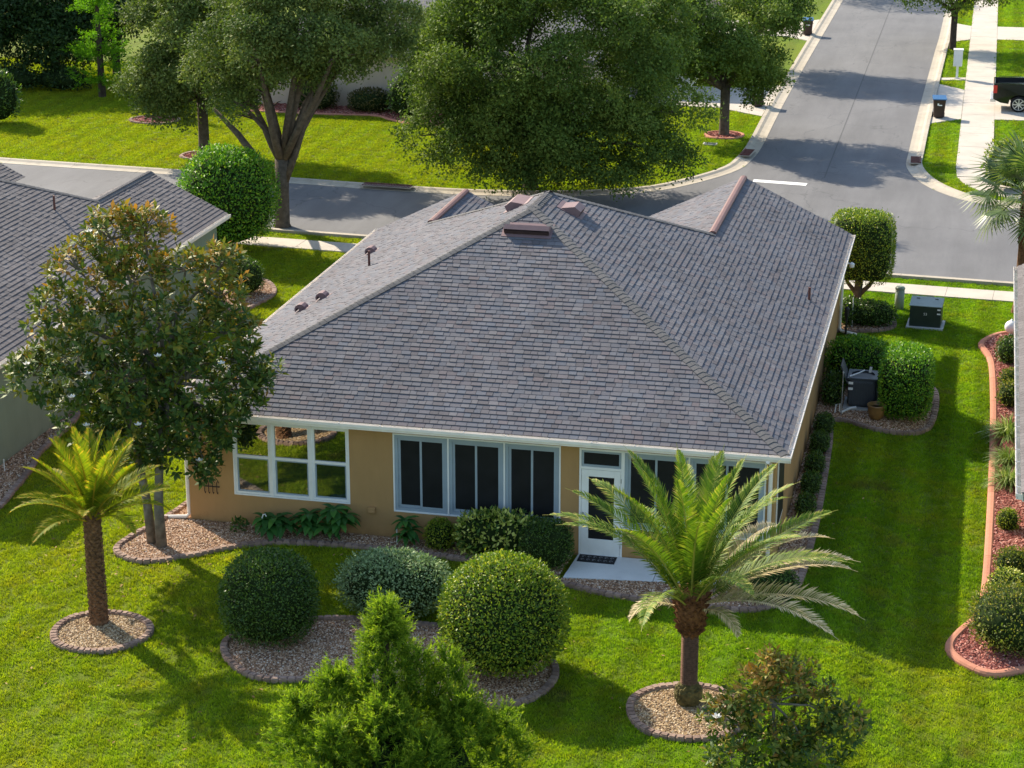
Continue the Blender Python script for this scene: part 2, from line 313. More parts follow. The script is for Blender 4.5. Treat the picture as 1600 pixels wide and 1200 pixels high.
# ------------------------------------------------------------------ ground, streets, walks
def ground():
    xs = np.unique(np.concatenate([np.linspace(-160, 13, 40), np.linspace(13, 20, 29), np.linspace(20, 180, 30)]))
    ys = np.unique(np.concatenate([np.linspace(-90, -16, 12), np.linspace(-16, 16, 65), np.linspace(16, 260, 40)]))
    V = [(x, y, H(x, y)) for y in ys for x in xs]; n = len(xs)
    F = [(j*n+i, j*n+i+1, (j+1)*n+i+1, (j+1)*n+i) for j in range(len(ys)-1) for i in range(n-1)]
    tag(link('lawn', pymesh('lawn', V, F, M['lawn'], True)), kind='structure')
ground()
def near_y(x): return 26.65-.058*x
LF = smooth_open([(-21.1, 35.1), (-13.9, 34.65), (-9.35, 34.3), (-5.3, 33.95), (-1.5, 33.9), (2.2, 34.6), (4.9, 35.95), (6.5, 38.0), (7.75, 40.6), (8.1, 43), (8.2, 46.2), (8.1, 56), (8.1, 72), (8.15, 92), (8.2, 130)], 5)
LF = [(-90, 40.4)]+LF
RF = smooth_open([(14.75, 130), (14.75, 85), (14.65, 73), (14.5, 57), (14.45, 46), (14.5, 42.8), (15.15, 40.1), (16.2, 38.1), (17.4, 36.9), (19.5, 36.0), (24, 35.4)], 5)+[(90, 31.6)]
NR = [(x, near_y(x)) for x in (90, 60, 30, 20, 10, 0, -10, -20, -40, -90)]
ROAD = LF+RF+NR
road = tag(sheet('street', ROAD, .018, M['asphalt']), kind='structure')
sheet('stop_line', [(8.62, 38.65), (10.75, 38.4), (10.78, 38.85), (8.62, 39.1)], .024, M['paint'], road)
def seam():
    P = [(11.35, y) for y in np.arange(40, 130, 1.5)]
    mb = MB()
    for (x0, y0), (x1, y1) in zip(P, P[1:]): mb.quad((x0-.025, y0, .0225), (x0+.025, y0, .0225), (x1+.025, y1, .0225), (x1-.025, y1, .0225))
    mb.build('paving_seam', simple('seam_tar', (.085, .085, .088), .9), road)
seam()
def kerb(name, line, side, wdt=.62, h=.11):
    """mountable concrete kerb in cast lengths; side=+1: the lawn lies to the left of the line"""
    root = tag(link(name, None), kind='structure'); P = resample(line, .75); k = 0
    while k < len(P)-1:
        e = min(k+4, len(P)-1); mb = MB(); rows = []
        for i in range(k, e+1):
            d = (P[min(i+1, len(P)-1)]-P[max(i-1, 0)]).normalized(); n = Vector((-d.y, d.x))*side
            q = P[i]
            if i == k: q = q+d*.006
            if i == e: q = q-d*.006
            rows.append([(q.x+n.x*o, q.y+n.y*o, z) for o, z in ((-.03, .0), (-.02, .03), (.16, .028), (.34, .05), (.46, h), (wdt, h), (wdt+.01, -.02))])
        for a, b in zip(rows, rows[1:]):
            for i in range(6):
                q = (a[i], b[i], b[i+1], a[i+1]); mb.quad(*(q if side < 0 else q[::-1]))
        mb.quad(*rows[0]); mb.quad(*rows[-1][::-1])
        mb.build('kerb_length', M['kerb'], root); k = e
    return root
LFc = [p for p in LF if p[0] > -40 and p[1] < 110]; RFc = [p for p in RF if p[1] < 110 and p[0] < 40]
kerb('kerb_across_street', [(-40, 36.7)]+LFc[0:], 1)
kerb('kerb_side_street', RFc, 1)
kerb('kerb_near_house', [(x, near_y(x)) for x in np.arange(36, -40, -2.0)], 1, .5)
def slabs(name, pts, wdt, step, z=.05):
    """a walk of separate slabs along a centre line"""
    root = tag(link(name, None), kind='structure'); P = resample(pts, step)
    for i in range(len(P)-1):
        d = (P[i+1]-P[i]); L = d.length; a = math.atan2(d.y, d.x); c = (P[i]+P[i+1])/2
        mb = MB().box(-L/2+.004, L/2-.004, -wdt/2, wdt/2, -.06, z+random.uniform(-.004, .004))
        mb.build('slab', M['concrete'], root, bevel=.005, loc=(c.x, c.y, 0), rot=(0, 0, a))
    return root
walk_y = lambda x: 25.3-.055*x-.575
slabs('front_sidewalk', [(-40, walk_y(-40)), (30, walk_y(30))], 1.15, 1.5)
slabs('side_street_sidewalk', [(17.2, 43.0), (17.18, 105)], 1.48, 1.5, .035)
slabs('corner_sidewalk', smooth_open([(17.2, 42.9), (17.35, 41.0), (18.1, 39.3), (19.6, 38.3), (24, 37.6), (32, 37.2)], 4), 1.45, 1.4, .035)
def drive(name, poly, xs=None): return tag(slab(name, poly, -.05, .045, M['concrete']), kind='structure')
drive('driveway_truck_apron', [(15.08, 52.4), (16.44, 53.8), (16.44, 61.5), (15.08, 63)])
drive('driveway_truck', [(17.94, 54.0), (26, 54.6), (26, 65.4), (17.94, 64.9)])
drive('driveway_far_apron', [(15.15, 76.5), (16.44, 78.1), (16.44, 83.3), (15.15, 84.6)])
drive('driveway_far', [(17.94, 78.4), (26, 78.6), (26, 83.5), (17.94, 83.4)])
drive('mailbox_pad', [(15.1, 64.1), (16.44, 64.4), (16.44, 65.1), (15.1, 64.75)])
drive('driveway_across', [(7.45, 52.4), (7.45, 60.8), (6.3, 59.6), (-.4, 59.4), (-.4, 54.3), (5.2, 54.1)])
drive('driveway_across_far', [(7.45, 75.6), (7.45, 84.0), (6.2, 82.5), (-2, 82.5), (-2, 77.2), (6.2, 77.0)])
DRIVES = [[(15.08, 52.4), (16.44, 53.8), (16.44, 61.5), (15.08, 63)], [(17.94, 54.0), (26, 54.6), (26, 65.4), (17.94, 64.9)], [(15.15, 76.5), (16.44, 78.1), (16.44, 83.3), (15.15, 84.6)], [(17.94, 78.4), (26, 78.6), (26, 83.5), (17.94, 83.4)], [(15.1, 64.1), (16.44, 64.4), (16.44, 65.1), (15.1, 64.75)],
          [(7.45, 52.4), (7.45, 60.8), (6.3, 59.6), (-.4, 59.4), (-.4, 54.3), (5.2, 54.1)], [(7.45, 75.6), (7.45, 84.0), (6.2, 82.5), (-2, 82.5), (-2, 77.2), (6.2, 77.0)],
          [(16.4, 42), (17.95, 42), (17.95, 105), (16.4, 105)], [(16.4, 43), (16.6, 40.8), (17.4, 39), (19.3, 37.6), (24, 36.9), (24, 38.3), (19.9, 39), (18.7, 39.9), (18, 41.3), (17.95, 43)],
          [(-40, walk_y(-40)-.57), (30, walk_y(30)-.57), (30, walk_y(30)+.57), (-40, walk_y(-40)+.57)]]
KERBS = [LFc+[(p[0]-.62, p[1]+.1) if p[1] > 44 else (p[0]-.35, p[1]+.5) for p in LFc[::-1]]]

# ------------------------------------------------------------------ scattering
def gn_group(inst):
    g = bpy.data.node_groups.new('scatter_'+inst.name, 'GeometryNodeTree')
    g.interface.new_socket('Geometry', in_out='INPUT', socket_type='NodeSocketGeometry'); g.interface.new_socket('Geometry', in_out='OUTPUT', socket_type='NodeSocketGeometry')
    N = g.nodes; a = N.new('NodeGroupInput'); b = N.new('NodeGroupOutput'); io = N.new('GeometryNodeInstanceOnPoints'); ob = N.new('GeometryNodeObjectInfo'); ob.inputs[0].default_value = inst
    rt = N.new('GeometryNodeInputNamedAttribute'); rt.data_type = 'FLOAT_VECTOR'; rt.inputs[0].default_value = 'rot'
    sc = N.new('GeometryNodeInputNamedAttribute'); sc.data_type = 'FLOAT'; sc.inputs[0].default_value = 'scl'
    er = N.new('FunctionNodeEulerToRotation')
    g.links.new(a.outputs[0], io.inputs['Points']); g.links.new(ob.outputs['Geometry'], io.inputs['Instance']); g.links.new(rt.outputs[0], er.inputs[0]); g.links.new(er.outputs[0], io.inputs['Rotation'])
    g.links.new(sc.outputs[0], io.inputs['Scale']); g.links.new(io.outputs[0], b.inputs[0]); return g
def scatter(name, P, rot, scl, group, parent=None):
    me = bpy.data.meshes.new(name); me.vertices.add(len(P)); me.vertices.foreach_set('co', np.asarray(P, np.float32).ravel())
    a = me.attributes.new('rot', 'FLOAT_VECTOR', 'POINT'); a.data.foreach_set('vector', np.asarray(rot, np.float32).ravel())
    a = me.attributes.new('scl', 'FLOAT', 'POINT'); a.data.foreach_set('value', np.asarray(scl, np.float32)); me.update()
    o = link(name, me, parent); m = o.modifiers.new('scatter', 'NODES'); m.node_group = group; o['kind'] = 'stuff'; return o
def stone_obj(name, mat, flat=.6, jit=.25, seed=0, long=1.0):
    bm = bmesh.new(); bmesh.ops.create_icosphere(bm, subdivisions=1, radius=.5); r = random.Random(seed)
    for v in bm.verts: v.co = v.co*(1+r.uniform(-jit, jit)); v.co.z *= flat; v.co.x *= long
    me = bpy.data.meshes.new(name); bm.to_mesh(me); bm.free(); me.materials.append(mat); return bpy.data.objects.new(name, me)
def chip_obj(name, mat):
    mb = MB().box(-.5, .5, -.16, .16, -.05, .06); me = pymesh(name, mb.v, mb.f, mat); return bpy.data.objects.new(name, me)
G_STONE = gn_group(stone_obj('gravel_stone', M['stone'])); G_YEL = gn_group(stone_obj('yellow_stone', M['yel'], .6, .25, 3)); G_MULCH = gn_group(chip_obj('bark_chip', M['mulch']))
def tuft_obj(name, n, h, rad, seed, wd):
    r = random.Random(seed); V = []; F = []
    for i in range(n):
        a = r.uniform(0, 6.283); d = rad*math.sqrt(r.random()); x, y = d*math.cos(a), d*math.sin(a); b = r.uniform(0, 6.283); hh = h*r.uniform(.6, 1.2); ln = r.uniform(.2, .9)*hh; la = r.uniform(0, 6.283)
        k = len(V); cx, cy = math.cos(b)*wd, math.sin(b)*wd
        V += [(x-cx, y-cy, -.01), (x+cx, y+cy, -.01), (x+cx*.7+ln*.4*math.cos(la), y+cy*.7+ln*.4*math.sin(la), hh*.65), (x+ln*math.cos(la), y+ln*math.sin(la), hh)]; F.append((k, k+1, k+2, k+3))
    return bpy.data.objects.new(name, pymesh(name, V, F, M['blade']))
G_GRASS = gn_group(tuft_obj('grass_tuft', 13, .042, .08, 5, .0075))

# ------------------------------------------------------------------ garden beds
EXCL = []                                   # outlines where no grass grows
def edging(root, line, closed, step, mat, name, wdt=.15, h=.10, gap=.006):
    P = resample(line, step, closed); base = {}
    for i in range(len(P)-1):
        d = P[i+1]-P[i]; L = d.length; a = math.atan2(d.y, d.x); c = (P[i]+P[i+1])/2; key = round(L, 3)
        if key not in base:
            mb = MB().box(-L/2+gap/2, L/2-gap/2, -wdt/2, wdt/2, -.07, h); me = pymesh(name, mb.v, mb.f, mat); base[key] = me
            bm = bmesh.new(); bm.from_mesh(me); top = [e for e in bm.edges if all(v.co.z > 0 for v in e.verts)]
            bmesh.ops.bevel(bm, geom=top, offset=.018, segments=2, affect='EDGES'); bm.to_mesh(me); bm.free()
        link(name, base[key], root, (c.x, c.y, H(c.x, c.y)+random.uniform(-.006, .006)), (random.uniform(-.02, .02), random.uniform(-.02, .02), a+random.uniform(-.03, .03)))
def edging_sweep(root, line, closed, step, mat, name, wdt, h):
    P = resample(line, .12, closed); per = max(2, int(step/.12)); k = 0
    prof = [(-wdt/2, -.08), (-wdt/2, h*.55), (-wdt*.36, h*.9), (-wdt*.1, h), (wdt*.25, h*.98), (wdt*.42, h*.75), (wdt/2, h*.4), (wdt/2, -.08)]
    while k < len(P)-1:
        e = min(k+per, len(P)-1); rows = []; mb = MB()
        for i in range(k, e+1):
            d = (P[min(i+1, len(P)-1)]-P[max(i-1, 0)]).normalized(); q = P[i]+(d*.005 if i == k else -d*.005 if i == e else d*0); z = H(q.x, q.y)
            rows.append([(q.x-d.y*o, q.y+d.x*o, zz+z) for o, zz in prof])
        for a, b in zip(rows, rows[1:]):
            for i in range(len(prof)-1): mb.quad(a[i], a[i+1], b[i+1], b[i])
        mb.quad(*rows[0]); mb.quad(*rows[-1][::-1]); mb.build(name, mat, root); k = e
def bed(name, label, poly, group, dens, size, edge=None, closed=True, step=.17, emat='brick', ename='edging_brick', ground='dirt', cover='stone_cover', chip=False, z=.035, wdt=.15, h=.1, flat=None):
    root = thing(name, label, 'garden bed'); EXCL.append(poly)
    sheet('bed_soil', poly, z, M[ground], root, True)
    p = np.array(poly); lo = p.min(0); hi = p.max(0); n = int((hi-lo).prod()*dens); X = RNG.uniform(lo[0], hi[0], n); Y = RNG.uniform(lo[1], hi[1], n); k = inpoly(X, Y, poly); X, Y = X[k], Y[k]
    s = size*RNG.uniform(.55, 1.35, len(X)); Z = hz(X, Y)+z+s*.12+(RNG.uniform(0, .02, len(X)) if chip else 0)
    rot = np.stack([RNG.uniform(-.5, .5, len(X)), RNG.uniform(-.5, .5, len(X)), RNG.uniform(0, 6.28, len(X))], 1)
    scatter(cover, np.stack([X, Y, Z], 1), rot, s, group, root)
    (edging_sweep if emat == 'pink' else edging)(root, edge or poly, closed, step, M[emat], ename, wdt, h)
    return root
def circle(cx, cy, rx, ry=None, n=28, w=.03):
    ry = ry or rx; return [(cx+rx*math.cos(t)*(1+w*math.sin(3*t+cx)), cy+ry*math.sin(t)*(1+w*math.cos(2*t+cy))) for t in np.linspace(0, 2*math.pi, n, endpoint=False)]
bed('gravel_bed', 'round yellowish gravel bed at the foot of the small left palm', circle(.47, -6.2, .98, .95), G_YEL, 1800, .038, step=.13)
bed('gravel_bed', 'round gravel bed at the foot of the large right palm', circle(12.68, -6.98, 1.12, 1.12), G_YEL, 1800, .038, step=.15)
ISL = smooth_closed([(3.15, -5.87), (3.4, -6.74), (4.26, -7.45), (5.26, -7.32), (6.1, -6.95), (7.0, -7.2), (7.8, -7.6), (8.81, -7.69), (9.59, -7.25), (9.92, -6.4), (9.8, -5.6), (9.2, -4.95), (8.2, -4.55), (7.05, -4.4), (6.0, -4.4), (5.0, -4.5), (4.0, -4.95)], 5)
bed('gravel_bed', 'long kidney-shaped gravel bed holding the two clipped ball shrubs', ISL, G_STONE, 1700, .037, step=.16)
DE = smooth_open([(-.35, 3.2), (-.42, 1.2), (-.62, -.2), (-.92, -1.3), (-.98, -2.06), (-.58, -2.5), (.04, -2.57), (.81, -2.03), (1.95, -1.08), (3.36, -.76), (5.0, -.76), (7.06, -.92), (8.2, -1.15), (9.0, -1.55)], 5)
bed('gravel_bed', 'gravel bed with curving brick edge along the left half of the rear wall', DE+[(9.08, -.02), (-.02, -.02), (-.02, 3.2)], G_STONE, 1700, .037, DE, False, .16)
EE = smooth_open([(9.0, -1.62), (10.24, -2.04), (11.63, -2.2), (12.99, -2.22), (13.7, -1.85), (14.12, -.7), (14.2, 1.5), (14.2, 4), (14.08, 8.5), (13.98, 10.1), (14.25, 10.42), (15.2, 9.85), (16.0, 10.1), (16.55, 10.9), (16.6, 13.2), (16.0, 14.5), (14.6, 15.0), (13.7, 15.2)], 5)
bed('gravel_bed', 'gravel bed around the patio corner and along the right wall to the condenser', EE+[(13.52, 15.2), (13.52, -.02), (12.9, -.02), (12.9, -.95), (9.1, -1.42)], G_STONE, 1700, .037, EE, False, .18)
FE = smooth_open([(19.6, 19.8), (18.65, 19.55), (18.2, 19.2), (17.85, 18.5), (17.78, 17.95), (18.0, 17.0), (18.12, 15.4), (18.19, 10), (18.15, 3.84), (18.07, .2), (17.93, -.75), (17.6, -1.6), (17.42, -2.2), (17.45, -2.65), (17.75, -3.12), (18.26, -3.43), (19.0, -3.05), (20.2, -2.8)], 5)
bed('mulch_bed', 'long red mulch bed with smooth terracotta border at the right edge', FE+[(20.5, -1), (20.5, 19.8)], G_MULCH, 1500, .085, FE, False, 2.1, 'pink', 'edging_block', 'reddirt', 'mulch_cover', True, .05, .2, .12)
bed('gravel_bed', 'small dark-edged gravel strip by the sage neighbour wall', smooth_closed([(-4.75, -.6), (-4.85, .69), (-5.13, 2.4), (-5.4, 3.3), (-5.6, 6), (-6.05, 6), (-6.05, -.6)], 3), G_STONE, 900, .045, step=.25)
bed('gravel_bed', 'little gravel bed with shrub beside the left neighbour front corner', smooth_closed([(-5.0, 16.3), (-4.6, 17.6), (-4.5, 18.7), (-5.0, 19.8), (-5.7, 20.3), (-6.05, 19), (-6.05, 16.2)], 4), G_STONE, 900, .045, step=.22)
bed('gravel_bed', 'gravel bed around the boxed topiary tree by the front right corner', smooth_closed([(13.56, 18.6), (14.3, 18.75), (15.05, 19.2), (15.1, 20.1), (14.6, 21.6), (13.6, 21.8), (13.0, 20.8), (13.1, 19.6)], 4), G_STONE, 900, .045, step=.2)
bed('mulch_bed', 'round red mulch ring around the street-corner oak', circle(6.33, 47.6, .82), G_MULCH, 700, .1, step=.8, emat='pink', ename='edging_block', ground='reddirt', cover='mulch_cover', chip=True, wdt=.16)
bed('mulch_bed', 'brown mulch ring on the far left lawn under the trees', circle(-19.5, 45.2, 1.15, .95), G_MULCH, 400, .1, step=.5, emat='brick', ground='reddirt', cover='mulch_cover', chip=True)
bed('mulch_bed', 'mulch ring at the slim trunk left of the forked oak', circle(-14.55, 38.3, .85), G_MULCH, 400, .1, step=.4, emat='brick', ground='reddirt', cover='mulch_cover', chip=True)
XE = smooth_open([(-16, 48.3), (-12.2, 48.3), (-10.0, 48.45), (-8.9, 47.6), (-7.6, 46.9), (-5, 47.0), (-2, 47.6)], 4)
bed('mulch_bed', 'mulch bed along the beige house across the street', XE+[(-2, 50.5), (-16, 50.5)], G_MULCH, 250, .12, XE, False, 1.5, 'pink', 'edging_block', 'reddirt', 'mulch_cover', True, .05, .18)

# ------------------------------------------------------------------ houses
SL = .482; SK = math.sqrt(1+SL*SL)
def unit_shingle(mat):
    t = .021; V = [(0, 0, 0), (1, 0, 0), (1, .168, 0), (0, .168, 0), (0, 0, t), (1, 0, t), (1, .168, .003), (0, .168, .003)]
    return pymesh('shingle', V, [(4, 5, 6, 7), (0, 1, 5, 4), (1, 2, 6, 5), (3, 0, 4, 7)], mat)
def cap_mesh(mat, half, drop):
    V = []; t = .022
    for x, z in ((0, t), (.26, .006)):
        for y, dz in ((-half, -drop), (-half*.5, -drop*.45), (0, 0), (half*.5, -drop*.45), (half, -drop)): V.append((x, y, dz+z))
    n = len(V); V += [(v[0], v[1], v[2]-.03) for v in V[:5]]
    F = [(i, i+5, i+6, i+1)[::-1] for i in range(4)]+[(i, i+1, n+i+1, n+i)[::-1] for i in range(4)]
    return pymesh('hip_cap', V, F, mat)
def plane_frame(O, A, up):
    A = Vector(A).normalized(); up = Vector(up); N = A.cross(up).normalized()
    if N.z < 0: N = -N
    B = N.cross(A).normalized()
    if B.z < 0: B = -B
    return Vector(O), A, B, N
def row_span(poly, b):
    xs = []
    for (a0, b0), (a1, b1) in zip(poly, poly[1:]+poly[:1]):
        if (b0 > b) != (b1 > b): xs.append(a0+(b-b0)*(a1-a0)/(b1-b0))
    return (min(xs), max(xs)) if len(xs) > 1 else None
def shingle_plane(O, A, up, poly, singles, stuff, rnd, wmin=.145, wmax=.26):
    """poly in (a along eave, horizontal run u up the slope); singles: budget list of matrices"""
    O, A, B, N = plane_frame(O, A, up); poly = [(a, u*SK) for a, u in poly]; top = max(b for _, b in poly); b = -.02; ri = 0
    while b < top-.05:
        sp = row_span(poly, max(b+.075, .01))
        if sp:
            a = sp[0]-rnd.uniform(0, .2); lo, hi = sp
            while a < hi:
                wd = rnd.uniform(wmin, wmax); a0, a1 = max(a, lo), min(a+wd, hi)
                if a1-a0 > .03:
                    if singles is not None and len(singles) < 300 and rnd.random() < .97: singles.append((O+A*a0+B*b, A, B, N, a1-a0-.010))
                    else: stuff.append((O+A*a0+B*b, A, B, N, a1-a0-.010, rnd.choice((.022, .022, .013))))
                a += wd
        b += .143; ri += 1
def build_shingles(root, singles, stuff, mo, ma, rnd):
    me = unit_shingle(mo)
    for P, A, B, N, L in singles:
        s = 1 if A.cross(B).dot(N) > 0 else -1
        m = Matrix(((A.x*L, B.x, N.x, P.x), (A.y*L, B.y, N.y, P.y), (A.z*L, B.z, N.z, P.z), (0, 0, 0, 1)))
        o = link('shingle', me, root); o.matrix_local = m
    V = []; F = []; rv = []
    for P, A, B, N, L, t in stuff:
        n = len(V); a, b = A*L, B*.168
        V += [P, P+a, P+a+b, P+b, P+N*t, P+a+N*t, P+a+b+N*.003, P+b+N*.003]
        F += [(n+4, n+5, n+6, n+7), (n, n+1, n+5, n+4), (n+1, n+2, n+6, n+5), (n+3, n, n+4, n+7)]; rv += [rnd.random()]*4
    me = pymesh('shingle_field', V, F, ma); at = me.attributes.new('rnd', 'FLOAT', 'FACE'); at.data.foreach_set('value', rv)
    o = link('shingle_field', me, root); o['kind'] = 'stuff'
def wall_holes(mb, x0, x1, z0, z1, y, holes, depth):
    xs = sorted({x0, x1, *[h[0] for h in holes], *[h[1] for h in holes]}); zs = sorted({z0, z1, *[h[2] for h in holes], *[h[3] for h in holes]})
    inside = lambda x, z: any(h[0] < x < h[1] and h[2] < z < h[3] for h in holes)
    for a, b in zip(xs, xs[1:]):
        for c, d in zip(zs, zs[1:]):
            if not inside((a+b)/2, (c+d)/2): mb.quad((a, y, c), (b, y, c), (b, y, d), (a, y, d))
    for a, b, c, d in holes:
        mb.quad((a, y, c), (a, y, d), (a, y+depth, d), (a, y+depth, c)); mb.quad((b, y, c), (b, y+depth, c), (b, y+depth, d), (b, y, d))
        mb.quad((a, y, d), (b, y, d), (b, y+depth, d), (a, y+depth, d)); mb.quad((a, y, c), (a, y+depth, c), (b, y+depth, c), (b, y, c))
def gutter(root, p0, p1, out, z, mat, hang=.95, name='gutter'):
    p0, p1, out = Vector(p0), Vector(p1), Vector(out); d = (p1-p0); L = d.length; a = math.atan2(d.y, d.x); s = 1 if Vector((-d.y, d.x)).dot(out) > 0 else -1
    mb = MB(); T = Matrix.Translation((p0.x, p0.y, z)) @ Matrix.Rotation(a, 4, 'Z')
    def bx(x0, x1, y0, y1, z0, z1): mb.box(x0, x1, *sorted((y0*s, y1*s)), z0, z1, T)
    bx(0, L, .0, .006, -.125, 0); bx(0, L, .0065, .085, -.125, -.119); bx(0, L, .0855, .0915, -.125, -.06)
    bx(0, L, .092, .118, -.066, -.0605); bx(0, L, .1185, .125, -.066, .004); bx(0, .006, .0065, .118, -.118, -.004); bx(L-.006, L, .0065, .118, -.118, -.004)
    g = mb.build(name, mat, root); n = int(L/hang)
    me = pymesh('gutter_hanger', *(lambda m: (m.v, m.f))(MB().box(-.012, .012, -.004, .128, .004, .012)), M['steel'])
    for i in range(n):
        q = p0+d*((i+.5)/n); link('gutter_hanger', me, g, (q.x, q.y, z), (0, 0, a if s > 0 else a+math.pi))
    return g
def house(spec):
    xl, xr, y0, y2 = spec['xl'], spec['xr'], spec['y0'], spec['y2']; ze = spec['ze']; hw = (xr-xl)/2; cx = (xl+xr)/2; y1 = y0+hw; zp = ze+SL*hw
    ug, yg, ul, yl = spec['ug'], spec['yg'], spec['ul'], spec['yl']; rnd = random.Random(spec['seed'])
    root = thing(spec['name'], spec['label'], 'house', (0, 0, 0)); X0, X1, Y0 = xl+.36, xr-.22, y0+.36
    ov = .42; wt = ze-.27
    # walls
    mb = MB(); hl = spec.get('holes', [])
    wall_holes(mb, X0, X1, -.35, wt, Y0, hl, .09)
    mb.quad((X1, Y0, -.4), (X1, yg-.4, -.4), (X1, yg-.4, wt), (X1, Y0, wt)); mb.quad((X0, yl-.4, -.4), (X0, Y0, -.4), (X0, Y0, wt), (X0, yl-.4, wt))
    xgl = xr-2*ug+.4; xlr = xl+2*ul-.4; yf = y2+hw-.4
    mb.quad((X1, yg-.4, -.4), (xgl, yg-.4, -.4), (xgl, yg-.4, wt), (X1, yg-.4, wt)); mb.quad((xgl, yg-.4, -.4), (xgl, yf, -.4), (xgl, yf, wt), (xgl, yg-.4, wt))
    mb.quad((xgl, yf, -.4), (xlr, yf, -.4), (xlr, yf, wt), (xgl, yf, wt)); mb.quad((xlr, yf, -.4), (xlr, yl-.4, -.4), (xlr, yl-.4, wt), (xlr, yf, wt)); mb.quad((xlr, yl-.4, -.4), (X0, yl-.4, -.4), (X0, yl-.4, wt), (xlr, yl-.4, wt))
    zg, zl = ze+SL*ug, ze+SL*ul
    mb.quad((xr-.3, yg-.4, wt), (xr-2*ug+.3, yg-.4, wt), (xr-ug, yg-.4, zg-.12)); mb.quad((xl+2*ul-.3, yl-.4, wt), (xl+.3, yl-.4, wt), (xl+ul, yl-.4, zl-.12))
    mb.build('wall', spec['wall'], root)
    # soffit and fascia
    so = MB(); so.box(xl+.01, xr-.01, y0+.01, Y0-.003, ze-.16, ze-.14).box(X1+.003, xr-.01, Y0, yg-.02, ze-.16, ze-.14).box(xl+.01, X0-.003, Y0, yl-.02, ze-.16, ze-.14)
    so.build('soffit', spec['trim'], root)
    fa = MB(); fa.box(xl, xr, y0, y0+.02, ze-.17, ze-.015).box(xr-.02, xr, y0+.021, yg, ze-.17, ze-.015).box(xl, xl+.02, y0+.021, yl, ze-.17, ze-.015); fa.build('fascia', spec['trim'], root)
    # deck planes
    hR, hL = (xr-ug, y2+hw-ug), (xl+ul, y2+hw-ul)
    z = lambda u: ze+SL*u
    pk1, pk2 = (cx, y1, zp), (cx, y2, zp); gj = (*hR, z(ug)); lj = (*hL, z(ul)); yE = y2+hw
    dm = MB(); dm.quad((xl, y0, ze), (xr, y0, ze), pk1); dm.quad((xr, y0, ze), (xr, yg, ze), (xr-ug, yg, z(ug)), gj, pk2, pk1); dm.quad((xl, y0, ze), pk1, pk2, lj, (xl+ul, yl, z(ul)), (xl, yl, ze))
    dm.quad(gj, (xr-ug, yg, z(ug)), (xr-2*ug, yg, ze), (xr-2*ug, yE, ze)); dm.quad(lj, (xl+2*ul, yE, ze), (xl+2*ul, yl, ze), (xl+ul, yl, z(ul))); dm.quad(pk2, gj, (xr-2*ug, yE, ze), (xl+2*ul, yE, ze), lj)
    deck = dm.build('roof_deck', M['deck'], root)
    sing = []; stf = []
    rear = ((xl, y0, ze), (1, 0, 0), (0, 1, SL), [(0, 0), (2*hw, 0), (hw, hw)])
    right = ((xr, y0, ze), (0, 1, 0), (-1, 0, SL), [(0, 0), (hw, hw), (y2-y0, hw), (hR[1]-y0, ug), (yg-y0, ug), (yg-y0, 0)])
    left = ((xl, y0, ze), (0, 1, 0), (1, 0, SL), [(0, 0), (hw, hw), (y2-y0, hw), (hL[1]-y0, ul), (yl-y0, ul), (yl-y0, 0)])
    order = [rear, right, left] if spec['first'] == 'rear' else [right, rear, left]
    for i, pl in enumerate(order): shingle_plane(*pl, sing if i == 0 else None, stf, rnd)
    shingle_plane((xr-2*ug, yE, ze), (0, 1, 0), (1, 0, SL), [(0, 0), (yg-yE, 0), (yg-yE, ug), (hR[1]-yE, ug)], None, stf, rnd)
    shingle_plane((xl+2*ul, yE, ze), (0, 1, 0), (-1, 0, SL), [(0, 0), (yl-yE, 0), (yl-yE, ul), (hL[1]-yE, ul)], None, stf, rnd)
    build_shingles(root, sing, stf, spec['mo'], spec['ma'], rnd)
    # hip and ridge caps
    cm = cap_mesh(spec['cap'], .135, .045); rm = cap_mesh(spec['cap'], .15, .07)
    def caps(p, q, me, lift=.012):
        p, q = Vector(p), Vector(q); d = (q-p); L = d.length; d.normalize(); side = Vector((0, 0, 1)).cross(d).normalized(); up = d.cross(side); n = int(L/.15)
        for i in range(n):
            o = link('hip_cap', me, root); c = p+d*(L*i/n)+up*(lift+rnd.uniform(0, .004))
            o.matrix_local = Matrix(((d.x, side.x, up.x, c.x), (d.y, side.y, up.y, c.y), (d.z, side.z, up.z, c.z), (0, 0, 0, 1)))
    caps((xl, y0, ze), pk1, cm); caps((xr, y0, ze), pk1, cm); caps(gj, pk2, cm); caps(lj, pk2, cm); caps(pk1, pk2, rm)
    gm = spec['gut']
    gutter(root, (xl-.12, y0-.003), (xr+.12, y0-.003), (0, -1), ze-.02, gm)
    gutter(root, (xr+.003, y0+.01), (xr+.003, yg), (1, 0), ze-.02, gm, .85); gutter(root, (xl-.003, y0+.01), (xl-.003, yl), (-1, 0), ze-.02, gm)
    # ridge vents on the wings
    if spec['first'] != 'rear': caps((xr-ug, yg, z(ug)), gj, rm); caps((xl+ul, yl, z(ul)), lj, rm)
    for xc, za, ya, yb in ((xr-ug, z(ug), hR[1]+.1, yg-.05), (xl+ul, z(ul), hL[1]+.1, yl-.05)) if spec['first'] == 'rear' else ():
        v = MB(); P = [(-.10, -.05), (-.10, -.005), (-.04, .03), (.04, .03), (.10, -.005), (.10, -.05)]
        for (a, b), (c, d) in zip(P, P[1:]): v.quad((xc+a, ya, za+.03+b), (xc+c, ya, za+.03+d), (xc+c, yb, za+.03+d), (xc+a, yb, za+.03+b))
        v.quad(*[(xc+a, ya, za+.03+b) for a, b in P]); v.quad(*[(xc+a, yb, za+.03+b) for a, b in P[::-1]]); v.build('ridge_vent', M['ridge_metal'], root)
    return root
ZE = 2.88
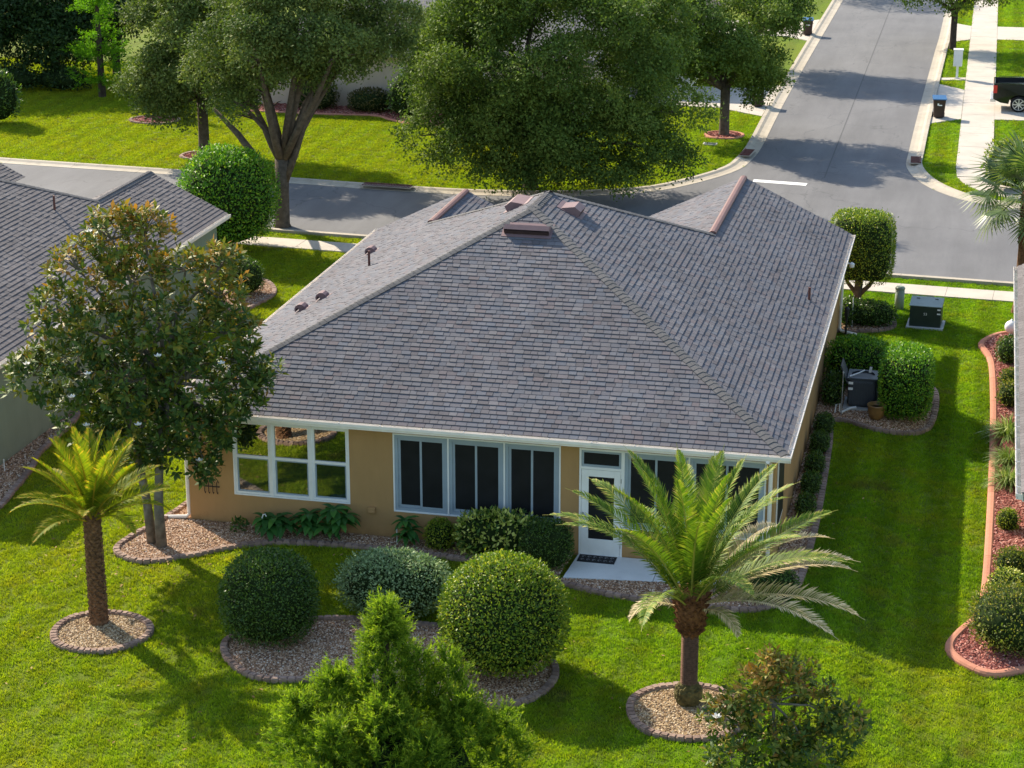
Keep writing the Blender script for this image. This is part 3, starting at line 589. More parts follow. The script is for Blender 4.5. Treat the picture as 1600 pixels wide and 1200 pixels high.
HOLES = [(1.1, 3.89, .76, 2.57), (4.93, 8.76, .68, 2.54), (9.2, 13.3, .0, 2.54)]
home = house(dict(name='house', label='tan stucco house with large grey hip shingle roof in the middle', xl=-.36, xr=13.72, y0=-.36, y2=8.4, ze=ZE, ug=3.3, yg=19.4, ul=2.74, yl=16.9, seed=1, holes=HOLES, wall=M['tan'], trim=M['gutter'], mo=M['sh_o'], ma=M['sh_a'], cap=M['cap'], gut=M['gutter'], first='rear'))
nb = house(dict(name='house', label='neighbour house with taupe shingle roof and sage walls at the left edge', xl=-19.9, xr=-5.71, y0=.45, y2=9.3, ze=2.8, ug=2.52, yg=18.0, ul=2.8, yl=21.5, seed=2, wall=M['sage'], trim=M['gutter'], mo=M['nsh_o'], ma=M['nsh_a'], cap=M['cap'], gut=M['gutter'], first='right'))
# --- rear windows, door
def rect_frame(mb, x0, x1, z0, z1, y0, y1, t):
    mb.box(x0, x0+t, y0, y1, z0, z1).box(x1-t, x1, y0, y1, z0, z1).box(x0+t, x1-t, y0, y1, z0, z0+t).box(x0+t, x1-t, y0, y1, z1-t, z1)
def hung_window(x0, x1):
    z0, z1 = .79, 2.54; zm = 1.70
    f = MB(); rect_frame(f, x0, x1, z0, z1, .012, .075, .05); f.box(x0+.05, x1-.05, .018, .07, zm-.03, zm+.03)
    w = f.build('window', M['white'], home)
    link('upper_pane', pymesh('upper_pane', *(lambda m: (m.v, m.f))(MB().box(x0+.05, x1-.05, .05, .056, zm+.03, z1-.05)), M['glass']), w)
    s = MB(); rect_frame(s, x0+.052, x1-.052, z0+.052, zm-.032, .035, .06, .03); s.build('lower_sash', M['frame'], w)
    link('lower_pane', pymesh('lower_pane', *(lambda m: (m.v, m.f))(MB().box(x0+.083, x1-.083, .045, .05, z0+.083, zm-.063)), M['glass2']), w)
o = MB(); rect_frame(o, 1.1, 3.89, .75, 2.585, -.012, .02, .036); o.box(2.0, 2.06, -.01, .03, .787, 2.548).box(2.95, 3.01, -.01, .03, .787, 2.548); o.build('window_trim', M['white'], home, bevel=.004)
for a, b in ((1.137, 2.0), (2.06, 2.95), (3.01, 3.853)): hung_window(a, b)
def slider(x0, x1, z0, z1):
    f = MB(); rect_frame(f, x0, x1, z0, z1, .012, .085, .07); w = f.build('sliding_window', M['frame'], home); xm = (x0+x1)/2
    for i, (a, b) in enumerate(((x0+.07, xm+.03), (xm-.03, x1-.07))):
        y = .03+.026*(1-i); s = MB(); rect_frame(s, a, b, z0+.072, z1-.072, y-.012, y+.012, .06 if i == 0 else .05); p = s.build('sash', M['frame'], w)
        link('screen', pymesh('screen', *(lambda m: (m.v, m.f))(MB().box(a+.05, b-.05, y-.002, y+.002, z0+.122, z1-.122)), M['screen']), w)
def trim(x0, x1, z0, z1, muls):
    o = MB(); rect_frame(o, x0, x1, z0, z1, -.012, .02, .035)
    for m in muls: o.box(m-.018, m+.018, -.01, .03, z0+.036, z1-.036)
    o.build('window_trim', M['white'], home, bevel=.004)
trim(4.92, 8.77, .67, 2.555, (6.2, 7.49))
for a, b in ((4.956, 6.18), (6.22, 7.47), (7.51, 8.735)): slider(a, b, .706, 2.518)
def porch_door():
    f = MB(); rect_frame(f, 9.19, 10.17, -.0, 2.555, -.014, .06, .045); f.box(9.235, 10.125, -.012, .06, 2.07, 2.13); fr = f.build('door_frame', M['white'], home, bevel=.004)
    s = MB(); rect_frame(s, 9.237, 10.123, 2.132, 2.508, .005, .05, .05); t = s.build('transom', M['frame'], home)
    link('pane', pymesh('pane', *(lambda m: (m.v, m.f))(MB().box(9.287, 10.073, .025, .03, 2.182, 2.458)), M['screen']), t)
    d = MB(); x0, x1 = 9.24, 10.12; d.box(x0, 9.40, .0, .045, .03, 2.06).box(9.97, x1, .0, .045, .03, 2.06).box(9.40, 9.97, .0, .045, 1.90, 2.06).box(9.40, 9.97, .0, .045, .03, .42); dr = d.build('door', M['white'], home, bevel=.006)
    link('door_pane', pymesh('door_pane', *(lambda m: (m.v, m.f))(MB().box(9.40, 9.97, .02, .026, .42, 1.90)), M['screen']), dr)
    MB().box(9.27, 9.30, -.05, .0, .95, 1.05).tube([(9.285, -.045, 1.0), (9.36, -.045, 1.0)], .01, 6).build('door_handle', M['steel'], dr)
    for z in (.3, 1.05, 1.85): MB().box(10.122, 10.14, -.02, -.005, z-.05, z+.05).build('hinge', M['steel'], dr)
porch_door()
trim(10.165, 13.3, .71, 2.555, (11.62,))
for a, b in ((10.2, 11.60), (11.64, 13.265)): slider(a, b, .746, 2.518)
# knee wall below the right hand windows
MB().box(10.172, 13.3, .0, .12, -.3, .71).build('knee_wall', M['tan'], home)
# side wall window on the right
sw = MB(); sw.box(13.505, 13.53, .35, 1.75, .78, 2.5).build('side_window_frame', M['white'], home); MB().box(13.531, 13.537, .43, 1.67, .86, 2.42).build('side_screen', M['screen'], home)
# downspouts
MB().tube([(13.36, -.47, 2.74), (13.36, -.3, 2.66), (13.40, -.05, 2.52), (13.40, -.05, .15), (13.42, -.3, .08)], .045, 8).build('downspout', M['gutter'], home)
MB().tube([(-.47, -.35, 2.74), (-.3, -.2, 2.62), (-.055, .03, 2.45), (-.055, .03, .16), (-.12, -.0, .09), (-.85, -.1, .05)], .047, 8).build('downspout', M['gutter'], home)
MB().tube([(13.8, 18.6, 2.74), (13.6, 18.55, 2.5), (13.57, 18.5, .2), (13.62, 18.45, .1), (14.1, 18.3, .06)], .045, 8).build('downspout', M['gutter'], home)
# roof vents
def roof_box(mat, L, Wd, hgt, loc, yaw, name):
    """hooded off-ridge vent, local x along the eave, local y up slope"""
    P = [(-Wd/2, .03), (-Wd/2, hgt), (-Wd*.1, hgt*1.25), (Wd/2, .02)]
    mb = MB(); a, b = -L/2, L/2
    mb.quad(*[(a, y, z) for y, z in P][::-1]); mb.quad(*[(b, y, z) for y, z in P])
    for (y0, z0), (y1, z1) in zip(P[1:], P[2:]): mb.quad((a, y0, z0), (b, y0, z0), (b, y1, z1), (a, y1, z1))
    mb.box(a-.06, b+.06, -Wd/2-.1, Wd/2+.1, .015, .026)
    o = mb.build(name, mat, home, loc=loc); o.rotation_euler = (Matrix.Rotation(yaw, 3, 'Z') @ Matrix.Rotation(math.atan(SL), 3, 'X')).to_euler()
    d = MB(); d.quad((a+.01, -Wd/2, .04), (b-.01, -Wd/2, .04), (b-.01, -Wd/2, hgt-.03), (a+.01, -Wd/2, hgt-.03)); MB
    d2 = MB().box(a+.012, b-.012, -Wd/2-.004, -Wd/2+.002, .04, hgt-.04).build('vent_slot', M['vent_dark'], o)
    return o
zr = lambda y: ZE+SL*(y+.36); zrt = lambda x: ZE+SL*(13.72-x); zlf = lambda x: ZE+SL*(x+.36)
roof_box(M['vent'], 1.12, .34, .17, (6.72, 5.86, zr(5.86)), 0, 'roof_vent')
roof_box(M['vent'], .62, .5, .17, (7.38, 7.95, zrt(7.38)), R(90), 'roof_vent')
roof_box(M['vent'], .9, .5, .17, (5.95, 8.35, zlf(5.95)), R(-90), 'roof_vent')
def turtle(x, y):
    """goose-neck hood: side profile in the slope plane, mouth towards the eave"""
    P = [(.19, .0), (.185, .10), (.13, .19), (.03, .235), (-.08, .22), (-.16, .15), (-.185, .05)]; Q = [(-.15, .06), (-.10, .13), (-.03, .15), (-.02, .0)]
    mb = MB(); hw_ = .17
    for (a, b), (c, d) in zip(P, P[1:]): mb.quad((a, -hw_, b), (c, -hw_, d), (c, hw_, d), (a, hw_, b))
    for s_ in (-1, 1):
        tri = tessellate_polygon([[Vector((a, b, 0)) for a, b in P+Q]]); k = len(mb.v); mb.v += [(a, s_*hw_, b) for a, b in P+Q]; mb.f += [tuple(k+q for q in f_) for f_ in tri]
    mb.box(-.22, .27, -.24, .24, .014, .024)
    o = mb.build('turtle_vent', M['vent'], home, loc=(x, y, zlf(x))); o.rotation_euler = (0, -math.atan(SL), 0)
    d = MB()
    for (a, b), (c, e) in zip(Q, Q[1:]): d.quad((a, -hw_+.004, b), (c, -hw_+.004, e), (c, hw_-.004, e), (a, hw_-.004, b))
    d.build('vent_mouth', M['vent_dark'], o); o.scale = (.8, .8, .8)
turtle(.95, 11.7); turtle(1.22, 6.5); turtle(.82, 6.0)
for x, y, zf, h in ((1.7, 9.0, zlf(1.7), .42), (13.2, 10.9, zrt(13.2), .36), (9.2, 9.4, zrt(9.2), .0)):
    if h: MB().tube([(x, y, zf-.05), (x, y, zf+h)], .035, 10).build('vent_pipe', M['pipe'], home)
MB().tube([(-8.6, 11.8, 4.2), (-8.6, 11.8, 4.62)], .035, 8).build('vent_pipe', M['pipe'], nb)
# wall bits
MB().box(4.33, 4.49, -.09, 0, .60, .74).box(4.345, 4.475, -.11, -.09, .615, .66).build('outlet_box', M['tan'], home, bevel=.008)
fl = thing('flood_light', 'small white flood light under the right eave', 'light', (13.7, 17.3, 2.55))
MB().tube([(0, 0, 0), (.12, 0, -.04)], .03, 8).build('arm', M['white'], fl); MB().lathe([(.03, -.1), (.07, -.08), (.085, .02), (.03, .06)], 10, (.2, 0, -.06)).build('lamp_head', M['white'], fl)
tr_ = thing('wall_trellis', 'small dark iron hook rack hung on the wall left of the window', 'wall decor', (.53, -.03, .9))
fr = MB()
for x in (-.15, -.05, .05, .15): fr.tube([(x, 0, -.13), (x+.03, -.03, -.16), (x+.04, -.03, -.12)], .008, 5); fr.tube([(x, 0, -.13), (x, 0, .1), (x+.025, 0, .15), (x+.05, 0, .1)], .009, 5)
fr.build('hooks', M['rust'], tr_); MB().box(-.17, .22, -.012, .012, -.005, .015).build('crossbar', M['rust'], tr_)
# patio slab, mat
pt = tag(link('patio', None), kind='structure'); 
slab('slab', [(9.12, -1.38), (11.05, -1.18), (11.05, -.016), (9.2, -.016)], -.1, .05, M['patio'], pt); slab('slab', [(11.065, -1.178), (12.87, -.98), (12.87, -.016), (11.065, -.016)], -.1, .05, M['patio'], pt)
mt = thing('doormat', 'black rubber doormat with grey scroll pattern at the white porch door', 'mat', (9.66, -.27, .052))
MB().box(-.42, .42, -.2, .2, 0, .012).build('mat_base', M['mat'], mt, bevel=.004)
sc = MB()
for i in range(6):
    for s in (-1, 1):
        cx0 = -.32+.128*i; cy0 = .085*s
        sc.tube([(cx0+.045*math.cos(t)*(1-t/9), cy0+.05*math.sin(t)*(1-t/9), .013) for t in np.linspace(0, 5.2, 9)], .0055, 4)
sc.build('scroll_pattern', M['matp'], mt)
# neighbour at the right edge
rn = thing('house', 'neighbour house at the right edge showing only its gutter and roof edge', 'house')
MB().box(19.02, 30, -1.0, 16.3, -.5, 2.62).build('wall', M['sage'], rn); rd = MB(); rd.quad((18.62, -1.45, 2.86), (25, -1.45, 5.93), (25, 16.75, 5.93), (18.62, 16.75, 2.86)); rd.quad((25, -1.45, 5.93), (31.4, -1.45, 2.86), (31.4, 16.75, 2.86), (25, 16.75, 5.93)); rd.quad((18.62, -1.45, 2.86), (31.4, -1.45, 2.86), (25, -1.45, 5.93)); rd.quad((18.62, 16.75, 2.86), (25, 16.75, 5.93), (31.4, 16.75, 2.86)); rd.build('roof_deck', M['deck'], rn)
sing = []; stf = []; rr = random.Random(5)
shingle_plane((18.62, -1.45, 2.86), (0, 1, 0), (1, 0, SL), [(0, 0), (18.2, 0), (18.2, 6.3), (0, 6.3)], sing, stf, rr); build_shingles(rn, sing, stf, M['nsh_o'], M['nsh_a'], rr)
MB().box(18.63, 19.02, -1.4, 16.7, 2.66, 2.68).build('soffit', M['gutter'], rn); MB().box(18.62, 18.64, -1.45, 16.75, 2.69, 2.85).build('fascia', M['gutter'], rn)
gutter(rn, (18.615, 16.75), (18.615, -1.45), (-1, 0), 2.84, M['gutter'], .75); MB().box(18.52, 18.6, -1.44, 16.7, 2.726, 2.73).build('gutter_floor', M['gutter_pink'], rn)
# house across the street
xh = thing('house', 'beige house with grey roof behind the oaks across the street', 'house')
MB().box(-17, -.5, 50.3, 62, 0, 2.7).build('wall', M['beige'], xh)
def hiproof(x0, x1, y0, y1, z, name, mat, par):
    h = min(x1-x0, y1-y0)/2; zt = z+h*.45; mb = MB()
    if x1-x0 > y1-y0: A, B = (x0+h, (y0+y1)/2, zt), (x1-h, (y0+y1)/2, zt)
    else: A, B = ((x0+x1)/2, y0+h, zt), ((x0+x1)/2, y1-h, zt)
    c = [(x0, y0, z), (x1, y0, z), (x1, y1, z), (x0, y1, z)]
    if x1-x0 > y1-y0: mb.quad(c[0], c[1], B, A); mb.quad(c[1], c[2], B); mb.quad(c[2], c[3], A, B); mb.quad(c[3], c[0], A)
    else: mb.quad(c[0], c[1], A); mb.quad(c[1], c[2], B, A); mb.quad(c[2], c[3], B); mb.quad(c[3], c[0], A, B)
    mb.box(x0, x1, y0, y0+.05, z-.2, z-.004).box(x0, x0+.05, y0+.051, y1, z-.2, z-.004).box(x1-.05, x1, y0+.051, y1, z-.2, z-.004)
    return mb.build(name, mat, par)
def courses(name, col):
    t = NT(name); wv = t.n('ShaderNodeTexWave', wave_type='BANDS', bands_direction='Z'); wv.inputs['Scale'].default_value = 5.2; wv.inputs['Distortion'].default_value = .3; t.l(t.coord(), wv.inputs[0])
    c = t.mix(.7, col, t.ramp(wv.outputs[0], [(.1, .55), (.35, 1.05)]), 'MULTIPLY'); c = t.mix(.6, c, t.ramp(t.noise(3, 4), [(.3, .8), (.7, 1.15)]), 'MULTIPLY'); t.bsdf(c, .9, .2); return t.m
M['farroof'] = courses('distant_shingle_courses', (.17, .16, .16))
hiproof(-17.5, 0, 49.8, 62.5, 2.75, 'roof', M['farroof'], xh)
MB().box(-.49, 3.2, 58.4, 68, 0, 2.75).build('garage_wing', M['cream'], xh); hiproof(-.6, 3.7, 57.9, 68.5, 2.95, 'garage_roof', M['farroof'], xh); MB().box(-.1, 2.5, 58.37, 58.395, .02, 2.2).build('garage_door', M['door_brown'], xh)
MB().box(-9.3, -9.1, 50.27, 50.295, 0, 2.6).build('downspout', M['gutter'], xh)
for x in (-14.6, -6.5): w_ = MB().box(x, x+1.3, 50.28, 50.297, .9, 2.1).build('window', M['white'], xh); MB().box(x+.08, x+1.22, 50.272, 50.278, .98, 2.02).build('pane', M['glass2'], w_)

# ------------------------------------------------------------------ plants: leaf machinery
def nrmz(a): return a/np.maximum(np.linalg.norm(a, axis=1, keepdims=True), 1e-9)
def leaf_mesh(name, P, D, Nn, L, W, rnd, mat, parent, fold=0.0):
    """one kite-shaped quad per leaf: P base, D direction, Nn rough normal"""
    n = len(P); D = nrmz(D); sd_ = nrmz(np.cross(D, Nn)); up = np.cross(sd_, D); L = np.asarray(L).reshape(-1, 1); W = np.asarray(W).reshape(-1, 1)
    V = np.empty((n, 4, 3), np.float32); mid = P+D*L*.5+up*L*fold
    V[:, 0] = P; V[:, 1] = mid+sd_*W*.5; V[:, 2] = P+D*L-up*L*fold*.5; V[:, 3] = mid-sd_*W*.5
    me = bpy.data.meshes.new(name); me.vertices.add(n*4); me.loops.add(n*4); me.polygons.add(n)
    me.vertices.foreach_set('co', V.ravel()); me.loops.foreach_set('vertex_index', np.arange(n*4, dtype=np.int32))
    me.polygons.foreach_set('loop_start', np.arange(0, n*4, 4, dtype=np.int32))
    a = me.attributes.new('rnd', 'FLOAT', 'FACE'); a.data.foreach_set('value', np.clip(np.asarray(rnd, np.float32), 0, 1))
    setmat(me, mat); me.update(calc_edges=True)
    return link(name, me, parent)
def usph(n, rng): return nrmz(rng.normal(size=(n, 3)))
def lobes_crown(lobes, nclus, per, cr, rng, shell=(.72, 1.05), down=.25):
    """leaf positions in clumps over the shells of many lobes (cx,cy,cz,r,rz)"""
    lob = np.array(lobes); wgt = lob[:, 3]**2; pick = rng.choice(len(lob), nclus, p=wgt/wgt.sum())
    d = usph(nclus, rng); k = (d[:, 2] < -.3) & (rng.random(nclus) > down); d[k, 2] *= -1
    rad = rng.uniform(shell[0], shell[1], nclus)[:, None]; C = lob[pick, :3]+d*rad*np.stack([lob[pick, 3], lob[pick, 3], lob[pick, 4]], 1)
    lobe_tone = rng.random(len(lob))[pick]; cid = np.repeat(np.arange(nclus), per); P = C[cid]+rng.normal(size=(nclus*per, 3))*cr*(.7+.7*rng.random(nclus))[cid][:, None]*np.array([1, 1, .7])
    return P, d[cid], cid, lobe_tone[cid]
def oak(name, label, base, tr, fork, lobes, nclus, per, cr, leaf, mat, seed, limbs=7, lean=(0, 0), extra=None, group=None, bark='bark'):
    rng = np.random.default_rng(seed); root = thing(name, label, 'tree', base, 0, group); b = Vector(base)
    lb = [(x-b.x, y-b.y, z-b.z, r, rz) for x, y, z, r, rz in lobes]
    mb = MB(); fx, fy = lean
    mb.tube([(0, 0, -.1), (.0, 0, .12), (fx*.4, fy*.4, fork*.5), (fx, fy, fork)], [tr*1.5, tr*1.12, tr, tr*1.02], 12)
    root_tr = mb.build('trunk', M[bark], root, True)
    lm = MB(); ids = np.argsort([-l[3] for l in lb])[:limbs]
    for i in ids:
        x, y, z, r, _ = lb[i]; e = Vector((x, y, z)); s = Vector((fx, fy, fork-.15)); m = s.lerp(e, .45)+Vector((rng.uniform(-.4, .4), rng.uniform(-.4, .4), .35*(e.z-s.z)*.3))
        pts = [s, s.lerp(m, .5)+Vector((rng.uniform(-.12, .12), rng.uniform(-.12, .12), .05)), m, m.lerp(e, .6)+Vector((0, 0, .15)), e]; lm.tube(pts, [tr*.62, tr*.5, tr*.36, tr*.22, tr*.08], 7)
        for q in range(4):
            t0 = m.lerp(e, rng.uniform(0, .9)); dd = Vector(rng.normal(size=3)); dd.z = abs(dd.z)*.5; lm.tube([t0, t0+dd.normalized()*r*.5, t0+dd.normalized()*r*.9+Vector((0, 0, -.1))], [tr*.16, tr*.1, tr*.03], 5)
    for pts, rads in (extra or []): lm.tube([Vector(p)-b for p in pts], rads, 8)
    lm.build('limbs', M[bark], root, True)
    P, d, cid, tone = lobes_crown(lb, nclus, per, cr, rng); n = len(P)
    D = nrmz(d*.5+rng.normal(size=(n, 3))*.9+np.array([0, 0, -.1])); Nn = nrmz(d*.7+rng.normal(size=(n, 3))*.6+np.array([0, 0, .6])); L = leaf*rng.uniform(.7, 1.35, n); rn_ = rng.random(n)*.4+(rng.random(cid.max()+1)*.25)[cid]+tone*.33
    leaf_mesh('crown', P, D, Nn, L, L*.5, rn_, M[mat], root); return root
def lobe_set(c, rx, ry, rz, n, rl, seed, zmin=-9):
    r = np.random.default_rng(seed); out = []; k = 0
    while len(out) < n and k < 9000:
        k += 1; d = r.normal(size=3); d /= np.linalg.norm(d); s = r.uniform(.45, .95); p = (c[0]+d[0]*rx*s, c[1]+d[1]*ry*s, c[2]+d[2]*rz*s)
        if p[2] < zmin: continue
        if any((p[0]-q[0])**2+(p[1]-q[1])**2+(p[2]-q[2])**2 < (rl*.75)**2 for q in out): continue
        q = rl*r.uniform(.75, 1.2); out.append((*p, q, q*.8))
    return out
def shrub(name, label, cat, c, rx, ry, h, n, leaf, mat, seed, z0=0.05, shape=2.0, rough=.06, group=None, asp=.5, core=True, lump=.0, stem=False, up=.3, trim_top=None):
    """clipped or loose bush: leaves over a superellipsoid shell"""
    rng = np.random.default_rng(seed); zb = H(c[0], c[1]); root = thing(name, label, cat, (c[0], c[1], zb), 0, group); d = usph(n, rng); d[:, 2] = np.where((d[:, 2] < -.75), -d[:, 2], d[:, 2])
    q = (np.abs(d)**shape).sum(1)**(-1/shape); e = d*q[:, None]; rad = 1+rng.normal(size=n)*rough
    if lump:
        for _ in range(14):
            v = usph(1, rng)[0]; rad += lump*np.exp(-((d-v)**2).sum(1)/.12)*rng.uniform(-.5, 1)
    for _ in range(18):
        v = usph(1, rng)[0]; rad += .05*np.exp(-((d-v)**2).sum(1)/.05)*rng.uniform(-1, .8)
    rad = np.where(rng.random(n) < .02, rad+rng.uniform(.02, .09, n), rad); rad = np.where(rng.random(n) < .25, rad*rng.uniform(.93, .99, n), rad); P = e*rad[:, None]*np.array([rx, ry, h/2])+np.array([0, 0, z0+h/2])
    P[:, 2] = np.maximum(P[:, 2], .02); k = len(P); D = nrmz(d*.75+rng.normal(size=(k, 3))*.7+np.array([0, 0, up])); Nn = nrmz(d+rng.normal(size=(k, 3))*.32+np.array([0, 0, .2])); L = leaf*rng.uniform(.65, 1.35, k)
    leaf_mesh('foliage', P, D, Nn, L, L*asp, rng.random(k), M[mat], root)
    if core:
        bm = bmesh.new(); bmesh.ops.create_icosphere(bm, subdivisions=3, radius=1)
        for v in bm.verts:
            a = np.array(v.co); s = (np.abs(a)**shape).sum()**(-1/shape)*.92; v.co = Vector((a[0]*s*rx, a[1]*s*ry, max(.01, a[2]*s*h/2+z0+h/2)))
        me = bpy.data.meshes.new('dark_core'); bm.to_mesh(me); bm.free(); me.materials.append(M['core']); link('dark_core', me, root)  # solid dark hull added under the leaves so the bush stays opaque
    if stem:
        mb = MB()
        for i in range(5): a = i*1.3; mb.tube([(.06*math.cos(a), .06*math.sin(a), -.05), (.25*rx*math.cos(a), .25*rx*math.sin(a), z0+h*.35)], .03, 6)
        mb.build('stem', M['dbark'], root)
    return root

# --- street oaks
L1 = lobe_set((-5.9, 27.6, 7.6), 4.1, 3.8, 2.8, 66, .78, 21, 5.4)+[(-8.7, 26.8, 4.7, .9, .8), (-9.4, 27.2, 5.7, 1.2, 1.0), (-8.0, 27.4, 5.6, 1.0, .8)]
oak('oak_tree', 'forked oak beside the round green tree at the near kerb, upper left', (-7.24, 27.45, 0), .26, 2.5, L1, 4300, 24, .16, .125, 'oak', 1, 12, (.05, .1), extra=[([(-7.2, 27.5, 1.2), (-7.9, 27.3, 2.3), (-8.7, 27.2, 3.4), (-9.6, 27.2, 4.3)], [.17, .15, .12, .06]), ([(-7.1, 27.5, 1.7), (-6.7, 27.6, 2.7), (-6.3, 27.7, 3.9), (-6.0, 27.7, 5)], [.16, .13, .1, .06])])
LB = lobe_set((-13.9, 38.2, 5.2), 3.6, 3.4, 3.6, 60, .78, 22, 2.4)+[(-16.7, 37.6, 3.0, 1.0, .9), (-16.0, 37.3, 2.2, .9, .8), (-12.8, 37.6, 2.6, 1.0, .8), (-15.2, 37.2, 1.9, .7, .6)]
oak('oak_tree', 'big grey-green oak with straight slim trunk on the far left lawn', (-14.43, 38.34, 0), .22, 2.6, LB, 3800, 24, .17, .14, 'oak', 2, 7)
L2 = lobe_set((.9, 35.3, 5.2), 6.0, 5.0, 4.3, 150, .82, 23, 1.0)+[(.3, 33.0, 1.0, .8, .7), (-.6, 33.1, 1.1, .8, .7), (1.0, 32.8, 1.0, .8, .7), (.2, 33.2, 1.9, .9, .8), (-1.4, 33.5, 3.0, 1.0, .9), (1.8, 33.2, 3.0, 1.0, .9), (3.2, 33.6, 2.4, 1.0, .9), (-3.0, 34.2, 3.4, 1.0, .9), (-3.8, 34.2, 2.2, 1.0, .9), (-3.0, 33.9, 1.25, .8, .7), (-2.0, 33.6, 1.6, .9, .8), (-1.0, 33.4, 1.2, .7, .6), (1.2, 33.2, 1.5, .9, .7), (2.4, 33.6, 1.0, .8, .6), (3.6, 34.4, 1.2, 1.1, .8), (4.6, 34.0, 1.0, .7, .6), (3.2, 32.9, 1.0, .7, .6), (4.2, 33.2, .9, .6, .5), (0.1, 32.9, 2.0, 1.0, .9), (-1.8, 32.8, 2.4, 1.0, .9), (2.0, 32.4, 1.9, .9, .8), (5.6, 34.2, 1.6, .8, .7), (6.4, 35.0, 1.4, .7, .6), (5.2, 35.0, 2.0, 1.2, .9), (6.2, 36.2, 3.2, 1.1, .9)]
oak('oak_tree', 'widest oak with low drooping branches right behind the roof peak', (.22, 35.6, 0), .28, 1.9, L2, 9400, 24, .18, .13, 'oak2', 3, 14)
L3 = lobe_set((6.2, 47.7, 4.6), 3.8, 3.4, 2.8, 55, .72, 24, 2.2)+[(7.7, 48.0, 2.1, .6, .5), (8.3, 48.2, 2.5, .6, .5), (7.2, 47.4, 2.6, .6, .5), (7.6, 48.2, 1.5, .45, .4)]
oak('oak_tree', 'oak with upright trunk in a mulch ring at the street corner', (6.31, 47.69, 0), .21, 2.2, L3, 2900, 22, .16, .145, 'oak2', 4, 6)
oak('oak_tree', 'oak behind the corner oak shading the side street', (5.6, 66.2, 0), .2, 2.3, lobe_set((5.9, 66.2, 4.9), 3.3, 3.2, 2.6, 18, 1.3, 25, 2.5), 1900, 22, .24, .16, 'oak2', 5, 5)
oak('oak_tree', 'dark-trunked oak behind the mailbox at the top right', (15.55, 74.3, 0), .17, 2.2, lobe_set((15.6, 74.8, 4.2), 3.6, 3.0, 2.0, 18, 1.15, 26, 2.4), 2000, 22, .22, .16, 'oak2', 6, 6, bark='dbark')
oak('oak_tree', 'oak at the top edge left of the side street', (4.9, 97, 0), .2, 2.3, lobe_set((6.0, 97, 5.0), 3.4, 3.2, 2.4, 14, 1.4, 27, 2.5), 420, 16, .3, .2, 'oak2', 7, 4)
# --- dark trees, upper left
for i, (x, y, r, h, lab) in enumerate(((-31.5, 52.5, 2.6, 7.5, 'dark dense tree in the far upper left corner'), (-28.2, 53.6, 2.4, 7.0, 'dark dense tree just right of the corner tree, upper left'), (-26.0, 56.0, 2.4, 8.0, 'dark dense tree behind the bright green cypress'), (-22.5, 58.5, 2.6, 8.0, 'dark dense tree between the cypress and the grey-green oak'), (-35.5, 55.5, 2.8, 8.5, 'dark dense tree beyond the left picture edge'))):
    oak('dense_tree', lab, (x, y, 0), .2, 1.2, lobe_set((x, y, h*.5), r, r, h*.46, 16, 1.25, 40+i, .7), 1200, 22, .26, .19, 'darktree', 50+i, 5, bark='dbark')
for i, (x, y, rx, h) in enumerate(((-29.5, 50.9, 1.6, 1.2), (-27.0, 51.6, 1.5, 1.0))): shrub('low_shrub', ('low dark shrub under the corner trees, left one', 'low dark shrub under the corner trees, right one')[i], 'shrub', (x, y), rx, .8, h, 900, .16, 'darktree', 60+i, lump=.2, group='low shrubs under the dark trees')
shrub('low_shrub', 'dark green bush cut by the left picture edge on the lawn', 'shrub', (-26.2, 43.2), .95, .9, 2.3, 1500, .14, 'boxd', 63, lump=.15)
shrub('low_shrub', 'small dark bush in the mulch ring on the far left lawn', 'shrub', (-19.9, 46.4), .7, .7, 1.1, 700, .14, 'darktree', 64, lump=.15)
def sprays(root, tips, dirs, ln, nper, leaf, mat, rng, name='crown', wid=.22, curl=.6):
    """feathery conifer sprays: thin slivers along arching plumes"""
    n = len(tips); s = rng.uniform(0, 1, (n, nper)); D0 = nrmz(dirs); side = rng.normal(size=(n, 3)); side = nrmz(side-D0*(side*D0).sum(1, keepdims=True)); l = ln*rng.uniform(.7, 1.3, n)
    P = tips[:, None]+D0[:, None]*(s*l[:, None])[..., None]+side[:, None]*((s**2)*l[:, None]*curl*.4)[..., None]
    dv = D0[:, None]*.8+rng.normal(size=(n, nper, 3))*.55+side[:, None]*curl*.5; P = P.reshape(-1, 3); dv = dv.reshape(-1, 3); k = len(P); L = leaf*rng.uniform(.6, 1.3, k)*(1.15-.5*s.ravel())
    rn_ = np.clip(.15+.55*s.ravel()+rng.normal(size=k)*.16, 0, 1); return leaf_mesh(name, P, dv, rng.normal(size=(k, 3)), L, L*wid, rn_, M[mat], root)
